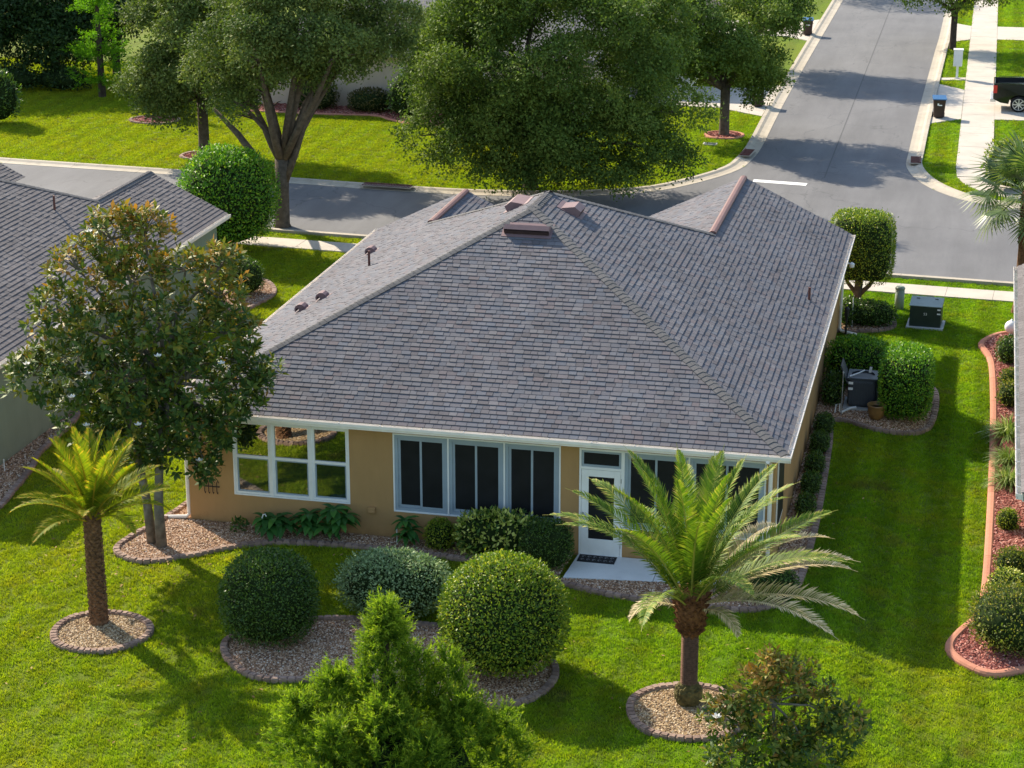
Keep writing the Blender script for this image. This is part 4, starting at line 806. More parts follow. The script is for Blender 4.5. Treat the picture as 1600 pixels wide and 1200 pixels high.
def cedar(base, seed):
    rng = np.random.default_rng(seed); root = thing('cedar_tree', 'feathery bright green cedar rising at the bottom edge centre', 'tree', base)
    MB().tube([(0, 0, -.1), (.0, 0, 1.5), (.02, 0, 3.0)], [.13, .09, .02], 8).build('trunk', M['dbark'], root)
    T = []; D = []
    def cone(ax, ay, z0, z1, r0, n, tilt=.75):
        u = rng.random(n)**.75; z = z0+(z1-z0)*u; a = rng.uniform(0, 6.283, n); r = r0*(1-u)**.72*rng.uniform(.5, 1, n)*(1+.22*np.sin(3*a+z*5))
        T.append(np.stack([ax+r*np.cos(a), ay+r*np.sin(a), z], 1)); D.append(np.stack([np.cos(a)*tilt, np.sin(a)*tilt, .75+.5*u], 1))
    cone(.0, 0, .5, 3.05, .74, 560); cone(1.0, .35, .3, 2.15, .5, 190); cone(-.95, -.1, .2, 1.75, .8, 260); cone(-1.45, -.5, .1, 1.35, .7, 200); cone(1.45, -.2, .1, 1.6, .8, 240); cone(2.0, .2, .1, 1.1, .6, 130); cone(.2, -.9, .1, 1.7, .95, 260); cone(-.6, -1.1, .1, 1.3, .8, 180); cone(1.0, -1.2, .1, 1.2, .7, 160); cone(.6, .1, .9, 2.3, .4, 110)
    T = np.concatenate(T); D = np.concatenate(D); sprays(root, T, D, .36, 32, .125, 'cedar', rng, wid=.17, curl=.9); 
    bm = MB()
    for ax, ay, r, h in ((0, 0, .40, 2.2), (1.0, .35, .26, 1.4), (-.95, -.1, .3, 1.0), (1.35, -.3, .3, .9), (.2, -.9, .4, 1.0)): bm.lathe([(r, .05), (r*.95, .3*h), (r*.5, .72*h), (.03, h)], 9, (ax, ay, 0))
    bm.build('dark_core', M['core'], root)  # dark cones added behind the sprays as filler
cedar((7.78, -10.3, 0), 70)
def cypress(base, seed):
    rng = np.random.default_rng(seed); root = thing('cypress_tree', 'bright lime green feathery cypress on the far left lawn', 'tree', base)
    MB().tube([(0, 0, -.1), (0, 0, 3), (0, 0, 6.6)], [.2, .14, .03], 8).build('trunk', M['dbark'], root)
    T = []; D = []
    for i in range(46):
        z = rng.uniform(.7, 6.6); a = rng.uniform(0, 6.283); r = 1.75*(1-(z/7.6)**1.6)*rng.uniform(.6, 1.1); m = 34; s = rng.random(m); T.append(np.stack([r*s*math.cos(a)+rng.normal(size=m)*.16, r*s*math.sin(a)+rng.normal(size=m)*.16, z+.12*s+rng.normal(size=m)*.12], 1)); D.append(np.tile([math.cos(a), math.sin(a), .3], (m, 1))+rng.normal(size=(m, 3))*.35)
    sprays(root, np.concatenate(T), np.concatenate(D), .38, 11, .15, 'cyp', rng, wid=.22)
cypress((-24.3, 50.3, 0), 71)
# --- magnolias
def rosettes(root, C, Dr, nl, leaf, mat, rng, name='crown', asp=.42, rn=None):
    n = len(C); Dr = nrmz(Dr); a = nrmz(np.cross(Dr, rng.normal(size=(n, 3)))); b = np.cross(Dr, a); k = np.tile(np.arange(nl), n); id_ = np.repeat(np.arange(n), nl); ph = k*2.4+rng.uniform(0, 6.28, n)[id_]
    sp = (.35+1.0*(k/nl))[:, None]; D = Dr[id_]*(1.15-sp*.8)+(a[id_]*np.cos(ph)[:, None]+b[id_]*np.sin(ph)[:, None])*sp+np.array([0, 0, -.12]); P = C[id_]-Dr[id_]*(k/nl*.10)[:, None]
    L = leaf*rng.uniform(.7, 1.2, len(P)); rv = (rng.random(n)*.5)[id_]+rng.random(len(P))*.4 if rn is None else np.clip(rn[id_]+rng.normal(size=len(P))*.2, 0, 1)
    return leaf_mesh(name, P, D, Dr[id_]+np.array([0, 0, .3])+rng.normal(size=(len(P), 3))*.25, L, L*asp, rv, M[mat], root, .06)
def flower(root, p, r, rng):
    mb = MB()
    for ring, (n, el, l) in enumerate(((6, .35, 1.0), (4, .9, .8))):
        for i in range(n):
            a = 2*math.pi*i/n+ring*.5; d = Vector((math.cos(a)*math.cos(el), math.sin(a)*math.cos(el), math.sin(el))); s = Vector((-math.sin(a), math.cos(a), 0)); p0 = Vector(p)
            mb.quad(p0, p0+d*r*l*.55+s*r*.32, p0+d*r*l+Vector((0, 0, r*.15)), p0+d*r*l*.55-s*r*.32)
    mb.build('flower', M['petal'], root)
def magnolia(name, label, base, trunks, lobes, nros, leaf, seed, flowers, nl=8, limb_r=.07, warm=0):
    rng = np.random.default_rng(seed); root = thing(name, label, 'tree', base); b = np.array(base)
    for pts, rad in trunks: MB().tube([Vector(p)-Vector(base) for p in pts], rad, 10).build('trunk', M['mbark'], root, True)
    lob = np.array(lobes); lob[:, :3] -= b; wg = lob[:, 3]**2; pk = rng.choice(len(lob), nros, p=wg/wg.sum()); d = usph(nros, rng); d[:, 2] = np.where((d[:, 2] < -.2) & (rng.random(nros) < .5), -d[:, 2], d[:, 2])
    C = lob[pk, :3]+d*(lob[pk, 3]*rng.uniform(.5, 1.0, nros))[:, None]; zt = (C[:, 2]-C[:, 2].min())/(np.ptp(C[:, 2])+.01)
    rosettes(root, C, d*.8+np.array([0, 0, .75])+rng.normal(size=(nros, 3))*.3, nl, leaf, 'magn', rng, rn=np.clip(warm+.16+.62*zt**1.2+rng.normal(size=nros)*.16, 0, .95))  # leaf tone warms with height: sun on the crown top put into the colour
    lm = MB(); top = Vector(trunks[0][0][-1])-Vector(base)
    for x, y, z, r, *_ in lob:
        e = Vector((x, y, z)); s0 = Vector(trunks[rng.integers(len(trunks))][0][-2])-Vector(base); m = s0.lerp(e, .5)+Vector((0, 0, .2)); lm.tube([s0, m, e], [limb_r, limb_r*.7, limb_r*.3], 6)
        for q in range(7):
            dd = Vector(usph(1, rng)[0])*r*.9; dd.z = abs(dd.z)*.8; lm.tube([e, e+dd*.5, e+dd], [limb_r*.3, limb_r*.22, .006], 5)
    lm.build('limbs', M['mbark'], root)
    for p in flowers: flower(root, Vector(p)-Vector(base), .10 if leaf > .16 else .1, rng)
    return root
ML = [(-.95, -1.3, 7.0, .8), (-.25, -1.2, 7.15, .7), (-1.75, -1.4, 6.3, .8), (-.6, -1.0, 6.0, .95), (.55, -.9, 6.3, .65), (1.35, -.9, 6.4, .65), (1.3, -.9, 5.7, .7), (-2.2, -1.6, 5.3, .8), (-1.0, -1.9, 5.0, .85), (.3, -1.8, 5.2, .85), (1.5, -1.2, 5.0, .8), (-2.75, -1.9, 3.95, .75), (-1.6, -2.0, 4.1, .8), (-.4, -2.1, 4.0, .85), (.8, -1.8, 4.1, .85), (1.8, -1.3, 3.7, .8), (-1.8, -1.7, 3.2, .8), (-.6, -1.8, 3.1, .9), (.5, -1.6, 3.0, .8), (.75, -1.1, 2.3, .5), (-.3, -1.4, 2.4, .6), (1.9, -1.2, 4.4, .6), (-1.2, -1.8, 2.6, .6), (.25, -1.75, 2.35, .55), (1.15, -1.15, 2.7, .5), (1.45, -1.2, 3.1, .6), (.9, -1.15, 1.85, .4), (2.2, -1.0, 3.9, .6), (-.75, -1.5, 2.1, .45)]
FLW = [(-1.12, -2.1, 7.35), (-.95, -3.0, 4.45), (1.75, -2.1, 4.6), (-1.35, -3.0, 3.9), (.1, -2.9, 3.35), (-1.15, -2.8, 3.2), (.95, -1.65, 2.15), (.6, -2.8, 4.9), (-2.6, -2.5, 4.4)]
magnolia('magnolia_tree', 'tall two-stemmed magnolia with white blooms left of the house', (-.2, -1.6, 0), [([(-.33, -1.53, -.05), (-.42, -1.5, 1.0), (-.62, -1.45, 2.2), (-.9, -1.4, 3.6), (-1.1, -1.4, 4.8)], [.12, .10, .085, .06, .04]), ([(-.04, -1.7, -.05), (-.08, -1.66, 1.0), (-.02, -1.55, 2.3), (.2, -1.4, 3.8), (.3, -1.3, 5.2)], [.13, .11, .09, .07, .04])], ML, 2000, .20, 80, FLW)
M2 = [(14.35, -9.3, 2.2, .4), (14.75, -9.2, 1.95, .55), (14.1, -9.4, 1.7, .55), (13.65, -9.5, 1.35, .5), (15.2, -9.0, 1.45, .55), (15.7, -9.0, 1.1, .5), (14.5, -9.6, 1.0, .6), (13.8, -9.8, .7, .5), (15.2, -9.6, .7, .6)]
magnolia('magnolia_sapling', 'young magnolia with one white bloom at the bottom right', (14.6, -9.4, 0), [([(14.6, -9.4, -.05), (14.55, -9.38, .8), (14.45, -9.35, 1.6), (14.38, -9.3, 2.2)], [.05, .04, .03, .012])], M2, 560, .15, 81, [(13.55, -9.9, 1.5)], 8, .025, .12)

# --- palms
def frond_mesh(name, L, droop, ll, npair, mat, seed, vee=.45, droopl=.25, w=.028, stalk=.1):
    rng = np.random.default_rng(seed); k = 14; pts = [Vector((0, 0, 0))]; th = 0
    for i in range(k): s = (i+.5)/k; th = -droop*s**1.6; pts.append(pts[-1]+Vector((math.cos(th), 0, math.sin(th)))*(L/k))
    V = []; F = []; rv = []
    for i in range(k):                      # rachis as a flat three sided rib
        r0, r1 = .022*(1-i/k)+.004, .022*(1-(i+1)/k)+.004; n = len(V); a, b = pts[i], pts[i+1]
        V += [a+Vector((0, r0, 0)), a+Vector((0, -r0, 0)), a+Vector((0, 0, -r0)), b+Vector((0, r1, 0)), b+Vector((0, -r1, 0)), b+Vector((0, 0, -r1))]; F += [(n, n+3, n+4, n+1), (n+1, n+4, n+5, n+2), (n+2, n+5, n+3, n)]; rv += [.9]*3
    for j in range(npair):
        s = stalk+(1-stalk)*(j+.5)/npair; x = s*k; i = min(int(x), k-1); f = x-i; p = pts[i].lerp(pts[i+1], f); t = (pts[i+1]-pts[i]).normalized(); up = Vector((-t.z, 0, t.x))
        for sg in (-1, 1):
            l = ll*(math.sin(math.pi*min(1, .18+s*.86))**.6)*rng.uniform(.85, 1.12); out = Vector((0, sg, 0)); fw = .55+.75*s**2
            d = (out+t*fw+up*(vee+rng.uniform(-.12, .12))).normalized(); d2 = (d+Vector((0, 0, -droopl*rng.uniform(.5, 1.5)))).normalized(); wv = t.cross(d).normalized().cross(d).normalized()*w*.5; n = len(V); m = p+d*l*.5
            V += [p-wv*.4, p+wv*.4, m+wv, m-wv, m+d2*l*.5]; F += [(n, n+1, n+2, n+3), (n+3, n+2, n+4)]; q = min(1, max(0, .25+.35*s+rng.normal()*.2)); rv += [q, min(1, q+.18)]
    me = pymesh(name, V, F, mat); a = me.attributes.new('rnd', 'FLOAT', 'FACE'); a.data.foreach_set('value', rv); return me
def put_frond(root, me, z, az, el, twist=0, r=.08):
    o = link('frond', me, root, (r*math.cos(az), r*math.sin(az), z)); o.rotation_euler = (Matrix.Rotation(az, 3, 'Z') @ Matrix.Rotation(-el, 3, 'Y') @ Matrix.Rotation(twist, 3, 'X')).to_euler(); return o
def boots(mb, z0, z1, r0, r1, n, rows, out=.03, tilt=.5, hgt=.09):
    for j in range(rows):
        f = j/rows; z = z0+(z1-z0)*f; r = r0+(r1-r0)*f
        for i in range(n):
            a = 2*math.pi*(i+.5*(j % 2))/n+random.uniform(-.08, .08); w_ = math.pi*r/n*.92; rad = Vector((math.cos(a), math.sin(a), 0)); tg = Vector((-math.sin(a), math.cos(a), 0)); b = rad*r*.97; zz = Vector((0, 0, z+random.uniform(-.01, .01)))
            mb.quad(b-tg*w_+zz, b+zz-Vector((0, 0, hgt*.55)), b+tg*w_+zz, b+rad*out*random.uniform(.7, 1.3)+zz+Vector((0, 0, hgt*tilt)))
            mb.quad(b+tg*w_+zz, b+zz+Vector((0, 0, hgt*.9)), b-tg*w_+zz, b+rad*out+zz+Vector((0, 0, hgt*tilt)))
pl = thing('date_palm', 'slim young date palm with yellow-green crown on the left lawn', 'palm', (.24, -5.77, 0)); random.seed(3)
mb = MB().lathe([(.22, -.05), (.185, .15), (.15, .6), (.145, 1.6), (.165, 2.25), (.13, 2.6)], 14); boots(mb, .04, 2.45, .185, .165, 9, 36, .035, .6, .085); mb.build('trunk', M['boot'], pl)
VA = [frond_mesh('frond', 1.85, .42, .33, 50, M['date'], 1, .45, .2, .029), frond_mesh('frond', 1.75, .72, .33, 50, M['date'], 2, .4, .25, .029), frond_mesh('frond', 1.7, 1.25, .31, 48, M['date'], 3, .35, .4, .029)]
for i in range(30):
    f = i/29; az = i*2.39996+random.uniform(-.15, .15); el = R(84-62*f**.95+random.uniform(-5, 5)); put_frond(pl, VA[0 if f < .5 else 1 if f < .85 else 2], 2.5-.18*f, az, el, random.uniform(-.4, .4), .05+.06*f)
pr = thing('date_palm', 'large date palm with wide arching crown in front of the porch door', 'palm', (12.62, -6.6, 0)); random.seed(4)
mb = MB(); prof = [(.18, .40)]
for i in range(30): z = .42+1.2*i/30; prof += [(.135, z), (.168, z+.014), (.16, z+.026), (.135, z+.038)]
mb.lathe(prof, 16); mb.build('trunk', M['palmring'], pr)
mb = MB().lathe([(.16, 1.5), (.25, 1.7), (.30, 1.92), (.29, 2.15), (.18, 2.4)], 14); boots(mb, 1.5, 2.32, .19, .29, 10, 13, .12, .75, .13); mb.build('leaf_bases', M['boot2'], pr)
rbm = bmesh.new(); bmesh.ops.create_icosphere(rbm, subdivisions=4, radius=1); rg = random.Random(9)
for v in rbm.verts: v.co = Vector((v.co.x*.27, v.co.y*.27, v.co.z*.30+.22))*(1+rg.uniform(-.05, .05))
me = bpy.data.meshes.new('root_mass'); rbm.to_mesh(me); rbm.free(); me.materials.append(M['rootball']); link('root_mass', me, pr)
VB = [frond_mesh('frond', 2.9, .45, .42, 76, M['canary'], 11, .42, .3, .030), frond_mesh('frond', 3.2, .75, .44, 78, M['canary'], 12, .38, .4, .030), frond_mesh('frond', 3.2, 1.1, .42, 78, M['canary'], 13, .3, .45, .030), frond_mesh('frond', 3.15, .95, .38, 66, M['dryfrond'], 14, .5, .25, .034), frond_mesh('frond', 1.15, 1.9, .30, 32, M['dryfrond'], 15, .2, .5, .03)]
for i in range(26):
    f = i/25; az = i*2.39996+1.1+random.uniform(-.12, .12); el = R(86-47*f**.9+random.uniform(-7, 7)); k = 0 if f < .35 else 1 if f < .75 else 2
    if f > .4 and R(150) < az % (2*math.pi) < R(235): el = max(el, R(60))
    put_frond(pr, VB[k], 2.25-.15*f, az, el, random.uniform(-.35, .35), .08+.1*f)
for az, el in ((R(18), 28), (R(-6), 20), (R(40), 34), (R(-30), 24), (R(4), 38), (R(62), 30)): put_frond(pr, VB[3], 2.15, az, R(el), random.uniform(-.3, .3), .2)
put_frond(pr, VB[2], 2.15, R(178), R(52), 0, .2)
for az in (R(-158), R(-35), R(100)): put_frond(pr, VB[4], 2.05, az, R(24), 0, .25)
def fan_mesh(name, seed):
    rng = np.random.default_rng(seed); V = []; F = []; rv = []; mb = MB().tube([(0, 0, 0), (.6, 0, .1), (1.1, 0, .05)], [.02, .015, .012], 5); V = [Vector(v) for v in mb.v]; F = list(mb.f); rv = [.4]*len(F); c = Vector((1.1, 0, .05))
    for i in range(44):
        a = R(-128+256*i/43); l = 1.0*(1-.25*(abs(a)/2.3)**2)*rng.uniform(.9, 1.08); d = Vector((math.cos(a), math.sin(a), .12-.25*abs(math.sin(a))+.1*(i % 2))).normalized(); wv = Vector((-math.sin(a), math.cos(a), 0))*.026; m = c+d*l*.55; n = len(V); e = m+(d+Vector((0, 0, -.55))).normalized()*l*.5
        V += [c-wv*.3, c+wv*.3, m+wv, m-wv, e]; F += [(n, n+1, n+2, n+3), (n+3, n+2, n+4)]; q = rng.random()*.6; rv += [q, q+.3]
    me = pymesh(name, V, F, M['sabal']); a = me.attributes.new('rnd', 'FLOAT', 'FACE'); a.data.foreach_set('value', rv); return me
sp_ = thing('fan_palm', 'fan palm with drooping leaves leaning in at the right picture edge', 'palm', (18.85, 22.0, 0)); random.seed(8)
mb = MB().lathe([(.24, -.05), (.17, .3), (.15, 2.0), (.17, 3.5), (.15, 3.9)], 12); boots(mb, 2.2, 3.8, .155, .17, 8, 14, .06, .8, .12); mb.build('trunk', M['boot'], sp_)
FM = [fan_mesh('leaf', 31), fan_mesh('leaf', 32)]
for i in range(26):
    f = i/25; az = i*2.39996; o = link('leaf', FM[i % 2], sp_, (.08*math.cos(az), .08*math.sin(az), 3.75)); o.rotation_euler = (Matrix.Rotation(az, 3, 'Z') @ Matrix.Rotation(-R(72-115*f), 3, 'Y') @ Matrix.Rotation(random.uniform(-.4, .4), 3, 'X')).to_euler()
shrub('tall_shrub', 'yellow-green bush beneath the fan palm at the right edge', 'shrub', (18.6, 39.6), 1.0, .9, 1.9, 1600, .13, 'gold', 33, lump=.2)

# --- clipped and loose shrubs near the house
shrub('ball_shrub', 'largest clipped ball shrub, sunlit yellow-green, right of the cedar tip', 'shrub', (8.88, -5.98), 1.22, 1.2, 2.28, 19000, .062, 'boxw', 90, .02, 2.15, .028, stem=True, lump=.05)
shrub('ball_shrub', 'darker clipped barrel shrub at the left end of the kidney bed', 'shrub', (3.92, -5.62), .94, .93, 1.8, 13000, .055, 'boxd', 91, .0, 2.5, .03, stem=True, lump=.05)
shrub('silver_shrub', 'silvery grey-green loose shrub between the two clipped ball shrubs', 'shrub', (6.0, -3.8), 1.12, .85, 1.22, 9000, .066, 'greyl', 92, .02, 2.2, .06, lump=.1)
shrub('hedge_shrub', 'cream-variegated leafy hedge under the dark sliding windows', 'shrub', (7.55, -.55), .95, .36, .98, 2300, .11, 'vari', 93, .02, 3.5, .06, lump=.08)
shrub('round_shrub', 'dark green rounded shrub beside the concrete patio', 'shrub', (8.62, -.78), .56, .52, 1.02, 3600, .05, 'boxd', 94, .02, 3.0, .03)
shrub('round_shrub', 'small golden-green fluffy shrub under the window mullion', 'shrub', (6.1, -.42), .32, .3, .68, 1500, .055, 'gold', 95, .03, 2.2, .06)
shrub('round_shrub', 'low dark shrub at the right end of the patio behind the palm', 'shrub', (13.6, -1.5), .58, .45, .75, 2400, .055, 'boxd', 96, .02, 2.4, .04)
for i, (x, y, r, h) in enumerate(((13.9, 3.6, .22, .42), (13.9, 5.05, .22, .44), (13.88, 6.4, .23, .46), (13.86, 7.9, .23, .48), (13.86, 9.3, .24, .5))): shrub('wall_shrub', ('first', 'second', 'third', 'fourth', 'fifth')[i]+' small dark shrub from the rear corner along the right wall', 'shrub', (x, y), r, .42, h, 1100, .05, 'boxd', 100+i, .02, 2.6, .06, group='small shrubs along the right wall')
shrub('hedge_shrub', 'tall glossy clipped hedge block right of the condenser', 'shrub', (15.82, 11.6), .68, 1.15, 1.72, 10000, .066, 'bright', 110, .02, 3.6, .03)
shrub('hedge_shrub', 'glossy green hedge between the condenser and the path light', 'shrub', (14.45, 13.7), .85, .75, 1.25, 6500, .066, 'bright', 111, .02, 3.0, .05, lump=.06)
shrub('wall_shrub', 'loose dark shrub against the right wall beside the condenser', 'shrub', (13.88, 12.0), .24, .7, .7, 1300, .07, 'boxd', 112, .02, 2.4, .1, lump=.15)
shrub('low_shrub', 'grey-green mounded shrub under the boxed topiary tree', 'shrub', (14.35, 19.55), .85, .5, .72, 2400, .07, 'boxd', 113, .02, 2.3, .06, lump=.1)
shrub('low_shrub', 'small leafy shrub hugging the front right wall corner', 'shrub', (13.72, 19.5), .25, .6, .8, 900, .09, 'boxd', 114, .02, 2.3, .1)
# boxed topiary
tp = shrub('topiary_tree', 'boxed topiary tree with clipped cylinder crown near the street', 'tree', (13.95, 21.2), .98, .95, 2.1, 12000, .06, 'boxw', 115, .98, 5.0, .025)
MB().tube([(-.05, 0, -.05), (-.05, 0, .4), (.0, 0, 1.3)], [.17, .14, .12], 9).tube([(-.05, 0, .45), (.3, .05, .8), (.55, .1, 1.25)], [.09, .07, .05], 7).tube([(-.05, 0, .5), (-.35, 0, .85), (-.55, 0, 1.25)], [.08, .06, .04], 7).build('trunk', M['bark'], tp, True)
rt_ = shrub('round_tree', 'glossy ball-headed tree beside the forked oak trunk', 'tree', (-7.95, 24.0), 1.6, 1.55, 3.35, 15000, .10, 'bright', 116, .12, 2.2, .05, lump=.1)
MB().tube([(0, 0, -.05), (0, 0, 1.0)], [.12, .1], 8).build('trunk', M['bark'], rt_)
shrub('round_shrub', 'round shrub in the small bed left of the house front', 'shrub', (-5.45, 18.5), .65, .65, 1.15, 2000, .07, 'boxd', 117, .02, 2.2, .05)
# right mulch bed planting
for i, (x, y, rx, ry, h, n, lf, mt_, lab) in enumerate(((18.62, 16.6, .42, .5, .75, 1500, .06, 'boxd', 'dark shrub in the red mulch bed nearest the street end'), (18.6, 14.0, .32, .35, .6, 900, .06, 'olive', 'small rounded shrub in the red mulch bed below the darkest one'), (18.58, 12.6, .32, .38, .7, 900, .06, 'olive', 'olive shrub in the red mulch bed just above the strappy clump'), (18.55, 4.4, .24, .26, .5, 900, .045, 'gold', 'little lone golden shrub mid red mulch bed'), (18.65, 1.7, .38, .42, .6, 1100, .055, 'olive', 'olive-topped shrub behind the white-flowered one in the mulch bed'), (18.55, .45, .40, .42, .62, 1300, .055, 'vari', 'white-speckled shrub behind the biggest mulch-bed bush'), (18.62, -2.0, .85, .95, 1.25, 4200, .06, 'olive', 'biggest bushy olive shrub at the tip of the red mulch bed'))):
    shrub('bed_shrub', lab, 'shrub', (x, y), rx, ry, h, n, lf, mt_, 120+i, .02, 2.2, .07, lump=.1)
def clump(name, label, x, y, r, n, mat, seed):
    rng = np.random.default_rng(seed); root = thing(name, label, 'plant', (x, y, H(x, y))); a = rng.uniform(0, 6.283, n); e = rng.uniform(.35, 1.3, n); D = np.stack([np.cos(a)*np.cos(e), np.sin(a)*np.cos(e), np.sin(e)], 1); P = rng.normal(size=(n, 3))*.05; P[:, 2] = .05
    L = r*rng.uniform(.5, .8, n); rv = rng.random(n); leaf_mesh('leaf_bases', P, D, np.tile([0, 0, 1.0], (n, 1))+rng.normal(size=(n, 3))*.2, L*1.3, L*.06, rv, M[mat], root); D2 = D.copy(); D2[:, 2] -= .9
    leaf_mesh('leaf_tips', P+D*L[:, None]*.85, D2, np.tile([0, 0, 1.0], (n, 1)), L*.9, L*.05, rv, M[mat], root)
clump('grass_clump', 'pale strappy clump in the mulch bed, uppermost of three', 18.58, 10.3, .75, 260, 'liri', 130); clump('grass_clump', 'green strappy clump in the mulch bed, middle of three', 18.56, 8.7, .6, 240, 'liri', 131); clump('grass_clump', 'green strappy clump in the mulch bed, lowest of three', 18.55, 7.2, .6, 240, 'liri', 132)
# broad leaved plants at the rear wall
def broadleaf(label, x, y, stems, seed, leaf=.42):
    rng = np.random.default_rng(seed); root = thing('broadleaf_plant', label, 'plant', (x, y, .04)); mb = MB()
    for dx, dy, h in stems: mb.tube([(dx*.2, dy*.2, -.03), (dx, dy, h)], [.022, .016], 6)
    mb.build('stem', M['bark'], root); C = np.array([(dx, dy, h) for dx, dy, h in stems])
    me = None
    for j, c in enumerate(C):
        for k in range(13):
            a = k*2.4+rng.uniform(0, .5)+j; e = 1.0-1.35*(k/13)+rng.uniform(-.1, .1); l = leaf*rng.uniform(.75, 1.1); w_ = l*.17; pts = []
            lm = []; fs = []; N = 5
            for q in range(N+1):
                s = q/N; el = e-.9*s*s; hw_ = w_*math.sin(math.pi*min(1, .06+s*.94))**.8; px = l*s*(1-.1*s); lm += [(px, -hw_, l*math.tan(e)*s*.35-.45*l*s*s+hw_*.25), (px, 0, l*math.tan(e)*s*.35-.45*l*s*s), (px, hw_, l*math.tan(e)*s*.35-.45*l*s*s+hw_*.25)]
            for q in range(N): fs += [(q*3, q*3+3, q*3+4, q*3+1), (q*3+1, q*3+4, q*3+5, q*3+2)]
            me = pymesh('leaf', lm, fs, M['plum'], True); at = me.attributes.new('rnd', 'FLOAT', 'FACE'); at.data.foreach_set('value', [float(rng.random())]*len(fs)); link('leaf', me, root, tuple(c), (0, 0, a))
broadleaf('leftmost broadleaf plant under the white-framed triple window', 2.25, -.5, [(0, 0, .42), (-.12, -.1, .28), (.2, 0, .3), (-.25, .05, .38)], 140, .48)
broadleaf('middle broadleaf plant under the white-framed triple window', 3.0, -.32, [(0, 0, .52), (.05, -.12, .3), (-.15, -.05, .4)], 141, .46)
broadleaf('tallest broadleaf plant at the right corner of the triple window', 3.6, -.32, [(0, 0, .68), (.18, -.1, .42), (-.1, -.1, .3), (.25, .0, .55)], 142, .50)
broadleaf('narrow broadleaf plant beside the left edge of the sliding windows', 5.28, -.36, [(0, 0, .58), (.05, -.08, .25), (.12, -.1, .4)], 143, .40)
shrub('seedling', 'scrappy little green plant in the gravel left of the broadleaf plants', 'plant', (1.35, -.45), .16, .14, .3, 130, .09, 'boxd', 144, .02, 2, .2, core=False)
# shrubs at the beige house
for i, (x, y, rx, h, mt_, lab) in enumerate(((-13.2, 49.5, 1.0, 1.2, 'purple', 'reddish hedge left of the downspout on the beige house'), (-10.5, 49.5, 1.0, 1.0, 'purple', 'reddish hedge right of the downspout on the beige house'), (-8.4, 48.6, .9, 1.9, 'boxd', 'taller green bush at the corner bed of the beige house'), (.6, 60.4, .7, .9, 'gold', 'yellow-green bush in front of the garage wing across the street'), (1.6, 57.0, .8, .9, 'boxd', 'dark bush by the driveway across the street'))): shrub('house_shrub', lab, 'shrub', (x, y), rx, .7, h, 1300, .12, mt_, 150+i, .02, 2.6, .07, lump=.1)

# ------------------------------------------------------------------ yard and street objects
tf = thing('transformer_box', 'dark green utility transformer box on a concrete pad by the sidewalk', 'utility box', (16.08, 19.95, 0), R(-3))
MB().box(-.56, .56, -.48, .5, -.1, .06).build('pad', M['cond_pad'], tf, bevel=.01); MB().box(-.47, .47, -.38, .4, .062, .72).build('cabinet', M['xgreen'], tf, bevel=.012)
tl = MB(); tl.quad((-.49, -.41, .722), (.49, -.41, .722), (.49, .42, .80), (-.49, .42, .80)); tl.quad((-.49, -.41, .70), (.49, -.41, .70), (.49, -.41, .722), (-.49, -.41, .722)); tl.quad((.49, -.41, .70), (.49, .42, .70), (.49, .42, .80), (.49, -.41, .722)); tl.quad((-.49, .42, .70), (-.49, -.41, .70), (-.49, -.41, .722), (-.49, .42, .80)); tl.quad((.49, .42, .70), (-.49, .42, .70), (-.49, .42, .80), (.49, .42, .80)); tl.build('lid', M['xtop'], tf)
for x in (-.28, .28): MB().box(x-.05, x+.05, .22, .26, .77, .80).build('lift_lug', M['xgreen'], tf)
def text(name, s, size, mat, parent, loc, rot, ext=.001):
    c = bpy.data.curves.new(name, 'FONT'); c.body = s; c.size = size; c.extrude = ext; c.align_x = 'CENTER'; c.align_y = 'CENTER'; tmp = bpy.data.objects.new(name, c); COL.objects.link(tmp)
    dg = bpy.context.evaluated_depsgraph_get(); me = bpy.data.meshes.new_from_object(tmp.evaluated_get(dg)); bpy.data.objects.remove(tmp); me.materials.clear(); me.materials.append(mat); return link(name, me, parent, loc, rot)
text('number', '53', .11, M['white'], tf, (.0, -.384, .46), (R(90), 0, 0))
for z in (.62, .49): MB().box(.35, .45, -.386, -.3815, z-.022, z+.022).build('warning_sticker', M['white'], tf)
pd = thing('utility_pedestal', 'grey-green cylindrical utility pedestal beside the transformer box', 'utility box', (15.2, 21.6, 0)); MB().lathe([(.145, -.05), (.145, .66)], 20).build('tube', M['ped'], pd, True); MB().lathe([(.155, .655), (.158, .69), (.12, .735), (.05, .75)], 20).build('dome_cap', M['ped'], pd, True)
ac = thing('condenser', 'dark grey air-conditioner with its top grille tipped open', 'air conditioner', (14.68, 11.75, 0), R(0))
MB().box(-.48, .48, -.48, .48, -.05, .10).build('pad', M['cond_pad'], ac, bevel=.01); b_ = MB().box(-.38, .38, -.38, .38, .102, .88); b_.build('cabinet', M['acgrey'], ac, bevel=.10)
for i in range(9): MB().box(-.32+.075*i, -.295+.075*i, -.396, -.382, .16, .82).build('louvre', M['acgrey'], ac)
for i in range(9): MB().box(.382, .396, -.32+.075*i, -.295+.075*i, .16, .82).build('louvre', M['acgrey'], ac)
rg_ = MB(); n_ = 24
for i in range(n_):
    a, b = 2*math.pi*i/n_, 2*math.pi*(i+1)/n_; sq = lambda t: (max(-.4, min(.4, .6*math.cos(t))), max(-.4, min(.4, .6*math.sin(t)))); rg_.quad((.31*math.cos(a), .31*math.sin(a), .93), (*sq(a), .925), (*sq(b), .925), (.31*math.cos(b), .31*math.sin(b), .93)); rg_.quad((*sq(a), .925), (*sq(a), .875), (*sq(b), .875), (*sq(b), .925)); rg_.quad((.31*math.cos(a), .31*math.sin(a), .93), (.31*math.cos(b), .31*math.sin(b), .93), (.31*math.cos(b), .31*math.sin(b), .82), (.31*math.cos(a), .31*math.sin(a), .82))
